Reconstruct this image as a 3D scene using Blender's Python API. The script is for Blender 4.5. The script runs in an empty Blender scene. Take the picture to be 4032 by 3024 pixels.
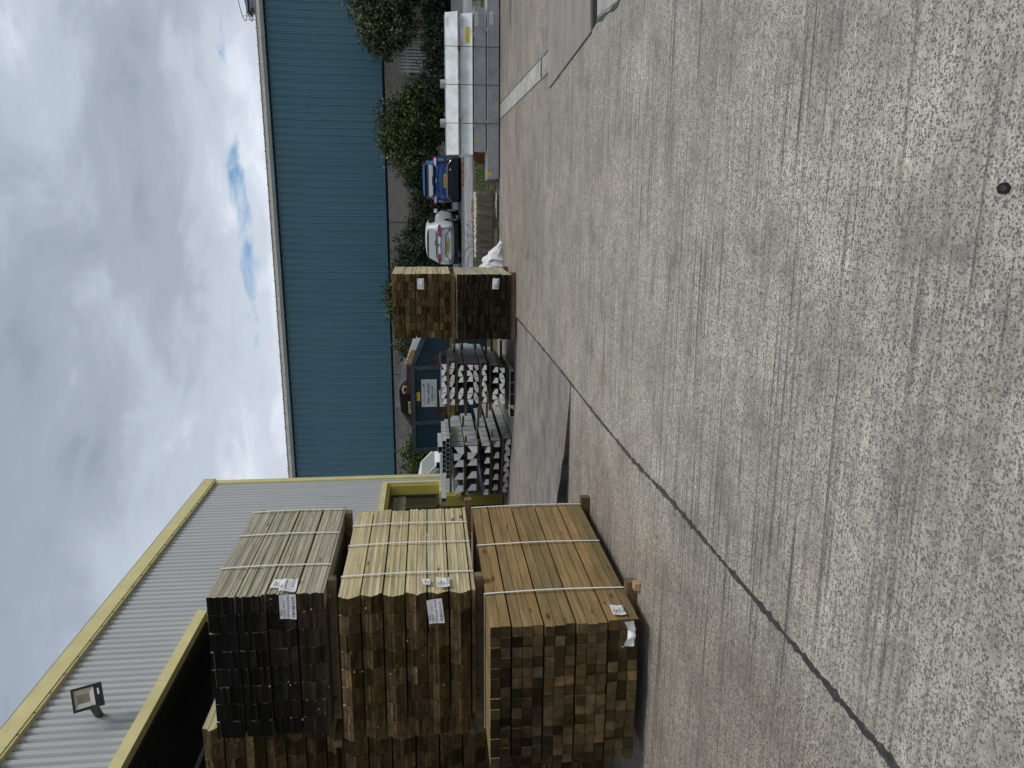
import bpy, math, random
from mathutils import Vector, Matrix, Euler
random.seed(7)
sc = bpy.context.scene
C = sc.collection
PI = math.pi
V = Vector

# ------------------------------------------------------------------ camera
H = 1.65
R_ = V((0.97496754, 0.22166446, -0.01741153))
U_ = V((-0.00668002, 0.10747368, 0.99418549))
F_ = V((-0.22224687, 0.96918227, -0.10626407))
cam = bpy.data.cameras.new('camera')
cam.sensor_fit = 'HORIZONTAL'; cam.sensor_width = 36.0
cam.lens = 36.0 * 3030 / 4032
cam.clip_start = 0.05; cam.clip_end = 2000
camo = bpy.data.objects.new('camera', cam); C.objects.link(camo)
X, Y, Z = -U_, R_, -F_                       # the phone was held upright, the file lies on its side
camo.matrix_world = Matrix(((X.x, Y.x, Z.x, 0), (X.y, Y.y, Z.y, 0), (X.z, Y.z, Z.z, H), (0, 0, 0, 1)))
sc.camera = camo

# ------------------------------------------------------------------ sky and sun
SUN = V((0.64, -0.11, 0.75)).normalized()
w = bpy.data.worlds.new('World'); sc.world = w; w.use_nodes = True
nt = w.node_tree; nt.nodes.clear()
def wn(t, **k):
    n = nt.nodes.new(t)
    for a, b in k.items(): setattr(n, a, b)
    return n
L = nt.links.new
sky = wn('ShaderNodeTexSky', sky_type='NISHITA', sun_disc=False)
sky.sun_elevation = math.asin(SUN.z); sky.sun_rotation = math.atan2(SUN.x, SUN.y)
sky.air_density = 1.0; sky.dust_density = 0.6; sky.ozone_density = 2.0
bg1 = wn('ShaderNodeBackground'); bg1.inputs[1].default_value = 0.1
hs = wn('ShaderNodeHueSaturation'); hs.inputs['Saturation'].default_value = 1.15
L(sky.outputs[0], hs.inputs['Color']); L(hs.outputs[0], bg1.inputs[0])
tc = wn('ShaderNodeTexCoord'); sx = wn('ShaderNodeSeparateXYZ'); L(tc.outputs['Generated'], sx.inputs[0])
def wmath(op, a, b=None, c=None):
    n = wn('ShaderNodeMath', operation=op)
    for i, q in enumerate((a, b, c)):
        if q is None: continue
        if isinstance(q, (int, float)): n.inputs[i].default_value = q
        else: L(q, n.inputs[i])
    return n.outputs[0]
zz = wmath('ADD', wmath('MAXIMUM', sx.outputs[2], 0.0), 0.16)
pxn = wmath('DIVIDE', sx.outputs[0], zz); pyn = wmath('DIVIDE', sx.outputs[1], zz)
cmb = wn('ShaderNodeCombineXYZ'); L(pxn, cmb.inputs[0]); L(pyn, cmb.inputs[1])
def wnoise(scale, detail, rough, off=(0, 0, 0), dist=0.0):
    m = wn('ShaderNodeMapping'); m.inputs['Location'].default_value = off
    L(cmb.outputs[0], m.inputs[0])
    n = wn('ShaderNodeTexNoise'); n.inputs['Scale'].default_value = scale; n.inputs['Detail'].default_value = detail
    n.inputs['Roughness'].default_value = rough; n.inputs['Distortion'].default_value = dist
    L(m.outputs[0], n.inputs['Vector']); return n.outputs[0]
def wramp(fac, stops):
    n = wn('ShaderNodeValToRGB'); e = n.color_ramp.elements
    n.color_ramp.interpolation = 'EASE'
    while len(e) < len(stops): e.new(0.5)
    for q, (p, c) in zip(e, stops): q.position = p; q.color = (*c, 1)
    L(fac, n.inputs[0]); return n
CN = wmath('ADD', wmath('MULTIPLY', wnoise(0.62, 7, 0.52, (3.1, 1.7, 0.4), 0.4), 0.74), wmath('MULTIPLY', wnoise(3.1, 6, 0.6, (8.2, 4.7, 1.4), 0.5), 0.26))
crmp = wramp(CN, [(0.38, (0.185, 0.220, 0.272)), (0.46, (0.265, 0.306, 0.370)), (0.54, (0.375, 0.425, 0.500)), (0.64, (0.67, 0.72, 0.785))])
# clouds thin out and brighten towards the horizon
lowb = wramp(sx.outputs[2], [(0.0, (0.95, 0.95, 0.95)), (0.19, (0.62, 0.62, 0.62)), (0.30, (0.16, 0.16, 0.16)), (0.55, (0, 0, 0))])
mixb = wn('ShaderNodeMixRGB'); mixb.inputs[2].default_value = (0.60, 0.65, 0.715, 1)
L(wmath('MULTIPLY', lowb.outputs[0], 0.75), mixb.inputs[0]); L(crmp.outputs[0], mixb.inputs[1])
bg2 = wn('ShaderNodeBackground'); bg2.inputs[1].default_value = 1.0; L(mixb.outputs[0], bg2.inputs[0])
# a long torn gap in the cloud, low in the sky, and smaller tears elsewhere
GAP = V((-0.02, 2.55, 0))
gx = wmath('MULTIPLY', wmath('SUBTRACT', pxn, GAP.x), 1.0 / 0.56); gy = wmath('MULTIPLY', wmath('SUBTRACT', wmath('ADD', pyn, wmath('MULTIPLY', pxn, 0.10)), GAP.y), 1.0 / 0.095)
g2 = wmath('ADD', wmath('MULTIPLY', gx, gx), wmath('MULTIPLY', gy, gy))
gauss = wmath('POWER', 2.718, wmath('MULTIPLY', g2, -0.8))
tear = wnoise(5.2, 6, 0.6, (1.2, 9.3, 2.2), 0.5)
gapm = wmath('ADD', wmath('MULTIPLY', gauss, 0.58), wmath('MULTIPLY', wmath('SUBTRACT', tear, 0.50), 1.5))
gr = wramp(gapm, [(0.30, (0, 0, 0)), (0.72, (1, 1, 1))])
mx = wn('ShaderNodeMixShader'); L(gr.outputs[0], mx.inputs[0]); L(bg2.outputs[0], mx.inputs[1]); L(bg1.outputs[0], mx.inputs[2])
wo = wn('ShaderNodeOutputWorld'); L(mx.outputs[0], wo.inputs[0])

sl = bpy.data.lights.new('sun', 'SUN'); sl.energy = 1.5; sl.angle = math.radians(20); sl.color = (1.0, 0.95, 0.87)
so = bpy.data.objects.new('sun', sl); C.objects.link(so); so.location = (10, 10, 30)
so.rotation_euler = (-SUN).to_track_quat('-Z', 'Y').to_euler()
vs = sc.view_settings
sc.display_settings.display_device = 'sRGB'
vs.view_transform = 'Standard'; vs.look = 'None'; vs.exposure = 0.35; vs.gamma = 1.0; vs.use_curve_mapping = False
sc.cycles.max_bounces = 6

# ------------------------------------------------------------------ materials
class Mat:
    """small wrapper to chain nodes"""
    def __init__(s, name, rough=0.8, metal=0.0, spec=0.4):
        s.m = bpy.data.materials.new(name); s.m.use_nodes = True
        s.t = s.m.node_tree; s.b = s.t.nodes['Principled BSDF']
        s.b.inputs['Roughness'].default_value = rough; s.b.inputs['Metallic'].default_value = metal
        s.b.inputs['Specular IOR Level'].default_value = spec
        s._obj = None
    def n(s, t, **k):
        q = s.t.nodes.new(t)
        for a, b in k.items(): setattr(q, a, b)
        return q
    def l(s, a, b): s.t.links.new(a, b)
    def co(s, kind='Object', scale=(1, 1, 1), rnd=False, off=(0, 0, 0)):
        c = s.n('ShaderNodeTexCoord').outputs[kind] if kind != 'World' else s.n('ShaderNodeNewGeometry').outputs['Position']
        if rnd:
            oi = s.n('ShaderNodeObjectInfo'); v = s.n('ShaderNodeVectorMath', operation='SCALE'); v.inputs[0].default_value = (37.3, 61.7, 23.9)
            s.l(oi.outputs['Random'], v.inputs['Scale']); a = s.n('ShaderNodeVectorMath', operation='ADD')
            s.l(c, a.inputs[0]); s.l(v.outputs[0], a.inputs[1]); c = a.outputs[0]
        mp = s.n('ShaderNodeMapping'); mp.inputs['Scale'].default_value = scale; mp.inputs['Location'].default_value = off
        s.l(c, mp.inputs[0]); return mp.outputs[0]
    def noise(s, co, scale=1.0, detail=4, rough=0.55, dist=0.0, color=False):
        q = s.n('ShaderNodeTexNoise'); q.inputs['Scale'].default_value = scale; q.inputs['Detail'].default_value = detail
        q.inputs['Roughness'].default_value = rough; q.inputs['Distortion'].default_value = dist
        s.l(co, q.inputs['Vector']); return q.outputs[1 if color else 0]
    def voro(s, co, scale, out='Distance', feature='F1', rnd=1.0, dim='3D'):
        q = s.n('ShaderNodeTexVoronoi', feature=feature, voronoi_dimensions=dim); q.inputs['Scale'].default_value = scale; q.inputs['Randomness'].default_value = rnd
        s.l(co, q.inputs['Vector']); return q.outputs[out]
    def ramp(s, f, stops, interp='LINEAR'):
        q = s.n('ShaderNodeValToRGB'); e = q.color_ramp.elements; q.color_ramp.interpolation = interp
        while len(e) < len(stops): e.new(0.5)
        for k, (p, c) in zip(e, stops):
            k.position = p; k.color = (*c, 1) if isinstance(c, tuple) else (c, c, c, 1)
        s.l(f, q.inputs[0]); return q.outputs[0]
    def mix(s, f, a, b, mode='MIX'):
        q = s.n('ShaderNodeMixRGB', blend_type=mode)
        for i, k in enumerate((f, a, b)):
            if isinstance(k, (int, float)): q.inputs[i].default_value = k if i == 0 else (k, k, k, 1)
            elif isinstance(k, tuple): q.inputs[i].default_value = (*k, 1)
            else: s.l(k, q.inputs[i])
        return q.outputs[0]
    def math(s, op, a, b=None):
        q = s.n('ShaderNodeMath', operation=op)
        for i, k in enumerate((a, b)):
            if k is None: continue
            if isinstance(k, (int, float)): q.inputs[i].default_value = k
            else: s.l(k, q.inputs[i])
        return q.outputs[0]
    def col(s, c):
        if isinstance(c, tuple): s.b.inputs['Base Color'].default_value = (*c, 1)
        else: s.l(c, s.b.inputs['Base Color'])
        return s
    def ocol(s): return s.n('ShaderNodeObjectInfo').outputs['Color']
    def orand(s): return s.n('ShaderNodeObjectInfo').outputs['Random']
    def island(s): return s.n('ShaderNodeNewGeometry').outputs['Random Per Island']
    def bump(s, h, st=0.3, d=0.01):
        q = s.n('ShaderNodeBump'); q.inputs['Strength'].default_value = st; q.inputs['Distance'].default_value = d
        s.l(h, q.inputs['Height']); s.l(q.outputs[0], s.b.inputs['Normal']); return s
    def roughness(s, h): s.l(h, s.b.inputs['Roughness']); return s

M = {}
def simple(name, c, rough=0.7, metal=0.0, var=0.12, scale=6.0, spec=0.4, bump=0.0):
    """one colour with uneven wear"""
    q = Mat(name, rough, metal, spec)
    n = q.noise(q.co('Object', rnd=True), scale, 5, 0.6)
    lo = tuple(x * (1 - 2 * var) for x in c); hi = tuple(min(1, x * (1 + 1.3 * var)) for x in c)
    q.col(q.ramp(n, [(0.3, lo), (0.7, hi)]))
    if bump: q.bump(n, bump, 0.01)
    M[name] = q.m; return q.m

def wood(name, c_lo, c_mid, c_hi, knot, grey=0.0, green=0.0):
    q = Mat(name, 0.78, 0, 0.25)
    co = q.co('Object', (16, 0.9, 22), True)
    g = q.noise(co, 1.6, 6, 0.62, 0.6)
    base = q.ramp(g, [(0.28, c_lo), (0.5, c_mid), (0.74, c_hi)])
    fine = q.noise(q.co('Object', (160, 3, 160), True), 1.0, 3, 0.6)
    base = q.mix(0.55, base, q.ramp(fine, [(0.3, 0.55), (0.7, 1.25)]), 'MULTIPLY')
    # big patches along the length, as boards weather unevenly
    pt = q.noise(q.co('Object', (3, 1.6, 3), True), 1.2, 4, 0.6)
    base = q.mix(0.55, base, q.ramp(pt, [(0.3, 0.62), (0.65, 1.12)]), 'MULTIPLY')
    kn = q.voro(q.co('Object', (5.0, 2.4, 6.5), True), 1.0)
    base = q.mix(q.ramp(kn, [(0.05, 0.95), (0.11, 0.6), (0.15, 0.0)]), base, knot)
    tint = q.ramp(q.orand(), [(0.0, (0.68, 0.70, 0.66)), (0.25, (0.92, 0.92, 0.9)), (0.5, (1.12, 1.06, 0.95)), (0.75, (0.82, 0.88, 0.80)), (1.0, (1.16, 1.03, 0.90))])
    base = q.mix(1.0, base, tint, 'MULTIPLY')
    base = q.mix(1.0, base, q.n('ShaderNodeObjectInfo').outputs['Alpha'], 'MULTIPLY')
    q.col(base).bump(fine, 0.25, 0.004)
    M[name] = q.m
wood('wood_pale', (0.36, 0.30, 0.175), (0.54, 0.475, 0.31), (0.67, 0.61, 0.44), (0.13, 0.06, 0.025))
wood('wood_weathered', (0.27, 0.25, 0.20), (0.42, 0.395, 0.325), (0.53, 0.51, 0.43), (0.10, 0.065, 0.04))
wood('wood_post', (0.19, 0.13, 0.058), (0.265, 0.188, 0.090), (0.345, 0.255, 0.132), (0.085, 0.035, 0.012))
wood('wood_bearer', (0.11, 0.075, 0.046), (0.19, 0.135, 0.085), (0.29, 0.21, 0.135), (0.05, 0.025, 0.012))

def endgrain(name, lo, mid, hi, rings=True):
    q = Mat(name, 0.85, 0, 0.15)
    co = q.co('Object', (1, 1, 1), True)
    oi = q.orand()
    if rings:
        # growth rings about a pith that sits somewhere in or beside the section
        c = q.n('ShaderNodeTexCoord').outputs['Object']
        cb = q.n('ShaderNodeCombineXYZ')
        q.l(q.math('SUBTRACT', q.math('MULTIPLY', oi, 0.19), 0.10), cb.inputs[0])
        q.l(q.math('SUBTRACT', q.math('MULTIPLY', q.math('FRACT', q.math('MULTIPLY', oi, 17.31)), 0.20), 0.05), cb.inputs[2])
        sb = q.n('ShaderNodeVectorMath', operation='SUBTRACT'); q.l(c, sb.inputs[0]); q.l(cb.outputs[0], sb.inputs[1])
        wv = q.n('ShaderNodeTexWave', wave_type='RINGS', rings_direction='Y', wave_profile='SAW')
        wv.inputs['Scale'].default_value = 21; wv.inputs['Distortion'].default_value = 1.6; wv.inputs['Detail'].default_value = 3; wv.inputs['Detail Scale'].default_value = 1.6
        q.l(sb.outputs[0], wv.inputs['Vector']); f = wv.outputs[1]
        f = q.mix(0.35, f, q.noise(co, 26, 4, 0.6))
    else:
        f = q.noise(q.co('Object', (9, 9, 30), True), 3.0, 5, 0.65, 0.5)
    base = q.ramp(f, [(0.15, lo), (0.5, mid), (0.85, hi)])
    bl = q.noise(q.co('Object', (1, 1, 1), True), 11, 4, 0.6)
    base = q.mix(0.8, base, q.ramp(bl, [(0.33, 0.35), (0.62, 1.2)]), 'MULTIPLY')
    base = q.mix(1.0, base, q.ramp(oi, [(0, (0.72, 0.72, 0.72)), (0.5, (1.0, 1.0, 1.0)), (0.85, (1.25, 1.2, 1.1)), (1.0, (1.7, 1.5, 1.25))]), 'MULTIPLY')
    base = q.mix(1.0, base, q.ocol(), 'MULTIPLY')
    q.col(base).bump(f, 0.3, 0.003); M[name] = q.m
endgrain('end_board', (0.044, 0.029, 0.013), (0.100, 0.068, 0.032), (0.18, 0.127, 0.064), False)
endgrain('end_post', (0.048, 0.033, 0.016), (0.105, 0.074, 0.037), (0.195, 0.145, 0.080))

def concrete(name, cement, stone_hi, groove=1.0, stone=True):
    q = Mat(name, 0.88, 0, 0.25)
    P = q.co('World')
    big = q.noise(P, 0.45, 6, 0.62, 0.4); mid = q.noise(P, 2.3, 6, 0.65, 0.3); sml = q.noise(P, 13, 5, 0.65)
    fine = q.noise(P, 120, 3, 0.7)
    base = q.mix(0.9, cement, q.ramp(mid, [(0.30, 0.58), (0.5, 0.95), (0.70, 1.22)]), 'MULTIPLY')
    base = q.mix(0.8, base, q.ramp(big, [(0.34, 0.66), (0.66, 1.15)]), 'MULTIPLY')
    base = q.mix(0.55, base, q.ramp(sml, [(0.3, 0.6), (0.7, 1.3)]), 'MULTIPLY')
    base = q.mix(0.5, base, q.ramp(fine, [(0.3, 0.65), (0.7, 1.3)]), 'MULTIPLY')
    # faint pink and ochre blooms
    hue = q.noise(P, 1.1, 4, 0.6, 0.5)
    base = q.mix(q.ramp(hue, [(0.52, 0.0), (0.75, 0.30)]), base, q.mix(1.0, base, (1.0, 0.80, 0.70), 'MULTIPLY'))
    h = sml
    if stone:
        # worn surface: the crushed stone shows through the cement
        warp = q.mix(0.02, P, q.noise(P, 55, 2, 0.5, 0, True))
        for sc_, dens, amt in ((86, 0.27, 0.92), (165, 0.24, 0.88)):
            vd = q.voro(warp, sc_, dim='2D'); vc = q.voro(warp, sc_, 'Color', dim='2D')
            sp = q.n('ShaderNodeSeparateColor'); q.l(vc, sp.inputs[0])
            gate = q.math('ADD', q.math('MULTIPLY', mid, 0.42), dens - 0.10)          # share of cells that are stone
            on = q.ramp(q.math('SUBTRACT', gate, sp.outputs[0]), [(0.0, 0.0), (0.02, 1.0)])
            shape = q.ramp(vd, [(0.40, 1.0), (0.52, 0.0)])
            mask = q.math('MULTIPLY', q.math('MULTIPLY', on, shape), amt)
            base = q.mix(mask, base, q.mix(sp.outputs[1], (0.11, 0.108, 0.108), stone_hi))
            h = q.mix(0.5, h, q.ramp(vd, [(0.0, 0.7), (0.5, 0.2)]))
    if groove:
        # tamping ridges across the slab
        gco = q.co('World', (0.35, 15, 1))
        gn = q.noise(gco, 1.0, 4, 0.6, 0.25)
        gm = q.ramp(gn, [(0.335, 1.0), (0.375, 0.0)])
        base = q.mix(q.math('MULTIPLY', gm, 0.5 * groove), base, (0.07, 0.068, 0.065))
        g3 = q.noise(q.co('World', (0.45, 27, 1), off=(3, 0, 0)), 1.0, 3, 0.55, 0.15)
        pm = q.ramp(q.noise(P, 0.8, 3, 0.6), [(0.42, 0.15), (0.62, 1.0)])
        base = q.mix(q.math('MULTIPLY', q.math('MULTIPLY', q.ramp(g3, [(0.37, 1.0), (0.45, 0.0)]), pm), 0.85 * groove), base, (0.085, 0.08, 0.075))
        g2 = q.noise(q.co('World', (0.8, 46, 1)), 1.0, 3, 0.6, 0.2)
        base = q.mix(0.40 * groove, base, q.ramp(g2, [(0.34, 0.5), (0.62, 1.25)]), 'MULTIPLY')
        h = q.mix(0.45, h, gn)
    if stone:
        # the far yard and the strip along the timber are browner with trodden dirt
        ps = q.n('ShaderNodeSeparateXYZ'); q.l(P, ps.inputs[0])
        yy = q.math('ADD', ps.outputs[1], q.math('MULTIPLY', q.math('SUBTRACT', big, 0.5), 9.0))
        xx = q.math('ADD', ps.outputs[0], q.math('MULTIPLY', q.math('SUBTRACT', big, 0.5), 1.6))
        dz = q.math('MAXIMUM', q.math('MULTIPLY', q.ramp(q.math('MULTIPLY', yy, 0.05), [(0.28, 0.0), (0.72, 1.0)]), 0.9), q.ramp(q.math('MULTIPLY', xx, -0.2), [(0.34, 0.0), (0.52, 0.8)]))
        base = q.mix(dz, base, q.mix(1.0, base, (0.75, 0.70, 0.655), 'MULTIPLY'))
    # scuffs of white
    wc = q.noise(q.co('World', (1.2, 2.2, 1)), 3.1, 6, 0.75, 0.8)
    base = q.mix(q.ramp(wc, [(0.63, 0.0), (0.74, 0.6)]), base, (0.66, 0.64, 0.59) if stone else (0.45, 0.43, 0.40))
    q.col(base).bump(h, 0.55, 0.02); M[name] = q.m
concrete('concrete_worn', (0.555, 0.512, 0.438), (0.225, 0.22, 0.21))
concrete('concrete_smooth', (0.30, 0.27, 0.245), (0.20, 0.19, 0.18), 0.5, False)
concrete('concrete_infill', (0.43, 0.42, 0.385), (0.2, 0.2, 0.2), 0.0, False)
concrete('asphalt_road', (0.13, 0.135, 0.14), (0.2, 0.2, 0.2), 0.3, False)
concrete('pavement_grey', (0.30, 0.305, 0.315), (0.2, 0.2, 0.2), 0.25, False)

q = Mat('sheet_grey', 0.45, 0, 0.5)
c_ = q.mix(0.5, (0.41, 0.43, 0.435), q.ramp(q.noise(q.co('World', (3, 5, 0.35)), 1.2, 5, 0.65), [(0.3, 0.80), (0.7, 1.10)]), 'MULTIPLY')
c_ = q.mix(q.ramp(q.noise(q.co('World', (1, 1.5, 0.8)), 1.4, 6, 0.7), [(0.60, 0.0), (0.8, 0.35)]), c_, (0.25, 0.25, 0.22))
q.col(c_); M['sheet_grey'] = q.m
q = Mat('yellow_trim', 0.5, 0, 0.4)
c_ = q.ramp(q.noise(q.co('World'), 2.2, 5, 0.6), [(0.3, (0.53, 0.475, 0.215)), (0.7, (0.63, 0.57, 0.275))])
c_ = q.mix(q.ramp(q.noise(q.co('World', (2, 1.1, 5)), 1.8, 6, 0.75, 0.4), [(0.60, 0.0), (0.76, 0.6)]), c_, (0.22, 0.21, 0.12))
q.col(c_); M['yellow_trim'] = q.m
simple('yellow_shaded', (0.46, 0.40, 0.075), 0.5, 0.0, 0.06, 2.2)  # deeper copy of yellow_trim: shade and bounced light of the reveals painted in
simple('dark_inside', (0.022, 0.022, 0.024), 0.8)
simple('shed_steel', (0.06, 0.062, 0.065), 0.5)
simple('shed_roof', (0.2, 0.2, 0.2), 0.7)
q = Mat('sheet_blue', 0.42, 0, 0.5)
st = q.noise(q.co('World', (2.4, 2.4, 0.14)), 1.3, 5, 0.65); st2 = q.noise(q.co('World', (0.5, 0.5, 0.35)), 1.0, 4, 0.6)
c_ = q.mix(0.6, (0.043, 0.134, 0.172), q.ramp(st, [(0.3, (0.72, 0.8, 0.84)), (0.7, (1.2, 1.12, 1.08))]), 'MULTIPLY')
c_ = q.mix(0.6, c_, q.ramp(st2, [(0.3, (0.78, 0.9, 0.95)), (0.7, (1.15, 1.05, 1.0))]), 'MULTIPLY')
ch = q.voro(q.co('World', (1.7, 1.7, 0.9)), 1.0)
q.col(q.mix(q.ramp(ch, [(0.02, 0.8), (0.035, 0.0)]), c_, (0.40, 0.44, 0.44))); M['sheet_blue'] = q.m
simple('sheet_rib_lit', (0.082, 0.195, 0.240), 0.6, 0, 0.08, 2)  # lighter blue: light caught by the rib crowns, painted in
simple('blue_trim', (0.05, 0.13, 0.175), 0.45)
q = Mat('gutter', 0.7); nn = q.noise(q.co('World', (0.6, 0.6, 5)), 2.0, 5, 0.7)
q.col(q.ramp(nn, [(0.3, (0.14, 0.18, 0.17)), (0.7, (0.23, 0.27, 0.25))])); M['gutter'] = q.m
q = Mat('roof_edge', 0.85); nn = q.noise(q.co('World', (3, 3, 3)), 2.0, 6, 0.7)
q.col(q.ramp(nn, [(0.3, (0.20, 0.195, 0.16)), (0.5, (0.33, 0.315, 0.26)), (0.7, (0.44, 0.42, 0.36))])); M['roof_edge'] = q.m
q = Mat('brick', 0.9); nn = q.noise(q.co('World'), 9, 4, 0.6)
c_ = q.ramp(q.island(), [(0.0, (0.20, 0.18, 0.155)), (0.4, (0.28, 0.25, 0.215)), (0.75, (0.33, 0.295, 0.25)), (1.0, (0.25, 0.228, 0.20))])
c_ = q.mix(0.35, c_, q.ramp(q.orand(), [(0.0, 0.75), (1.0, 1.25)]), 'MULTIPLY')
c_ = q.mix(0.7, c_, q.ramp(q.noise(q.co('World', (0.35, 0.35, 0.8)), 1.0, 5, 0.65), [(0.35, 0.62), (0.6, 1.1)]), 'MULTIPLY')
q.col(q.mix(0.6, c_, q.ramp(nn, [(0.3, 0.7), (0.7, 1.25)]), 'MULTIPLY')); M['brick'] = q.m
simple('mortar', (0.56, 0.54, 0.50), 0.95, 0, 0.15, 3)

def leafmat(name, a, b, c):
    q = Mat(name, 0.55, 0, 0.3)
    q.col(q.mix(0.6, q.ramp(q.island(), [(0.0, a), (0.5, b), (0.85, c), (1.0, tuple(min(1, k * 1.9) for k in c))]), q.ramp(q.noise(q.co('World'), 0.9, 3, 0.6), [(0.3, 0.55), (0.7, 1.35)]), 'MULTIPLY'))
    q.b.inputs['Transmission Weight'].default_value = 0.0
    M[name] = q.m
leafmat('leaf_bush', (0.018, 0.034, 0.012), (0.040, 0.066, 0.020), (0.105, 0.130, 0.030))
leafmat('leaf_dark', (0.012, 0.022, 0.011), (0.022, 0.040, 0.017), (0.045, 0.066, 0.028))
leafmat('leaf_tree', (0.024, 0.040, 0.018), (0.050, 0.072, 0.030), (0.098, 0.118, 0.052))
simple('bark', (0.075, 0.055, 0.038), 0.9)
q = Mat('grass_blade', 0.7); q.col(q.ramp(q.island(), [(0, (0.055, 0.085, 0.018)), (0.6, (0.11, 0.145, 0.035)), (1, (0.20, 0.20, 0.075))])); M['grass_blade'] = q.m
simple('soil', (0.11, 0.105, 0.06), 0.95, 0, 0.25, 5)
simple('moss_soil', (0.028, 0.032, 0.016), 0.95, 0, 0.3, 18)
q = Mat('bitumen', 0.6); q.col(q.ramp(q.noise(q.co('World'), 26, 5, 0.7), [(0.35, (0.030, 0.030, 0.028)), (0.6, (0.062, 0.062, 0.058)), (0.75, (0.15, 0.15, 0.14))])).bump(q.noise(q.co('World'), 60, 3, 0.6), 0.5, 0.01); M['bitumen'] = q.m
q = Mat('steel_plate', 0.55, 0.15, 0.4)
nn = q.noise(q.co('World', (0.6, 1.4, 1)), 1.6, 6, 0.65, 0.3)
q.col(q.ramp(nn, [(0.3, (0.22, 0.185, 0.17)), (0.5, (0.29, 0.25, 0.23)), (0.7, (0.34, 0.305, 0.285))])); M['steel_plate'] = q.m
q = Mat('damp', 0.5); q.col((0.18, 0.175, 0.195)); M['damp'] = q.m

def steel(name, c, rough, metal, spangle=40):
    q = Mat(name, rough, metal, 0.5)
    a = q.noise(q.co('Object', (1, 0.4, 1), True), 5, 5, 0.6); b = q.voro(q.co('Object', rnd=True), spangle, 'Color')
    base = q.mix(0.7, c, q.ramp(a, [(0.3, 0.68), (0.7, 1.2)]), 'MULTIPLY')
    q.col(q.mix(0.10, base, b, 'OVERLAY'))
    M[name] = q.m
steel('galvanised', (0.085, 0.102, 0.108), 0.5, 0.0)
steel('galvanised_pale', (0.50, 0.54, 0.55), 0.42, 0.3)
steel('beam_pale', (0.80, 0.84, 0.84), 0.5, 0.0)
steel('beam_shaded', (0.40, 0.42, 0.455), 0.5, 0.1)  # darker copy of beam_pale: shade on the down-tilted lower faces, painted in
simple('foam_white', (0.90, 0.89, 0.90), 0.9, 0, 0.05, 30)
simple('foam_grey', (0.62, 0.61, 0.61), 0.9, 0, 0.06, 30)
simple('black_void', (0.006, 0.006, 0.006), 0.9)
simple('strap_white', (0.74, 0.75, 0.72), 0.4, 0, 0.05)
simple('strap_black', (0.012, 0.012, 0.014), 0.4)
simple('paper', (0.76, 0.77, 0.80), 0.75, 0, 0.05, 14)
simple('ink', (0.03, 0.03, 0.035), 0.8)
simple('ink_pale', (0.18, 0.18, 0.2), 0.8)
simple('ink_blue', (0.10, 0.14, 0.32), 0.8, 0, 0.3, 20)
simple('tissue', (0.85, 0.85, 0.85), 0.8, 0, 0.03)
simple('sticker_yellow', (0.75, 0.60, 0.02), 0.5)
simple('sticker_print', (0.42, 0.26, 0.02), 0.6)
simple('skip_blue', (0.009, 0.040, 0.070), 0.5, 0, 0.22, 3)
simple('skip_rim', (0.045, 0.065, 0.075), 0.55, 0, 0.15, 4)
simple('rust', (0.07, 0.045, 0.035), 0.9, 0, 0.3, 9)
simple('ochre', (0.22, 0.155, 0.03), 0.6, 0, 0.25, 5)
simple('sign_board', (0.62, 0.65, 0.62), 0.5, 0, 0.07, 3)
simple('plastic_white', (0.70, 0.71, 0.73), 0.4, 0, 0.06, 5)
simple('plastic_grey', (0.30, 0.32, 0.34), 0.4, 0, 0.1, 5)
simple('roofing_black', (0.014, 0.015, 0.017), 0.6)
simple('rust_bright', (0.16, 0.055, 0.025), 0.85, 0, 0.35, 8)
simple('orange_plastic', (0.75, 0.16, 0.03), 0.5)
simple('green_plastic', (0.05, 0.16, 0.11), 0.5)
simple('timber_fresh', (0.46, 0.31, 0.17), 0.8, 0, 0.18, 12)
q = Mat('block_concrete', 0.92); P = q.co('World')
nn = q.noise(q.co('World', (5, 5, 1.2)), 1.6, 6, 0.7)
c_ = q.ramp(nn, [(0.3, (0.066, 0.058, 0.044)), (0.55, (0.125, 0.112, 0.088)), (0.75, (0.21, 0.19, 0.15))])
q.col(c_).bump(q.noise(P, 30, 4, 0.6), 0.5, 0.01); M['block_concrete'] = q.m
simple('block_top', (0.46, 0.42, 0.34), 0.9, 0, 0.2, 9)
simple('kerb', (0.25, 0.245, 0.23), 0.9, 0, 0.15, 5)
simple('paint_silver', (0.70, 0.72, 0.74), 0.28, 0.25, 0.02, 1, 0.6)
simple('paint_blue', (0.032, 0.115, 0.33), 0.22, 0.35, 0.03, 1, 0.7)
simple('paint_white', (0.78, 0.79, 0.79), 0.3, 0, 0.03, 1, 0.5)
q = Mat('car_glass', 0.06, 0, 0.8); q.col((0.030, 0.034, 0.038)); M['car_glass'] = q.m
q = Mat('car_glass_pale', 0.1, 0, 0.8); q.col((0.30, 0.34, 0.33)); M['car_glass_pale'] = q.m
simple('trim_black', (0.012, 0.012, 0.013), 0.5)
simple('tyre', (0.014, 0.014, 0.014), 0.85)
simple('alloy', (0.55, 0.56, 0.58), 0.3, 0.7)
simple('lamp_red', (0.34, 0.018, 0.03), 0.25, 0, 0.1, 12, 0.6)
simple('lamp_red_dark', (0.13, 0.008, 0.010), 0.3)
simple('lamp_clear', (0.62, 0.55, 0.55), 0.2, 0, 0.08, 12, 0.6)
simple('plate_yellow', (0.66, 0.44, 0.06), 0.45, 0, 0.04)
simple('chrome', (0.6, 0.62, 0.64), 0.2, 0.9)
simple('fence_grey', (0.36, 0.37, 0.37), 0.55, 0.2)
simple('floodlight_case', (0.26, 0.26, 0.25), 0.6)
simple('floodlight_black', (0.015, 0.015, 0.018), 0.45)
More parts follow.
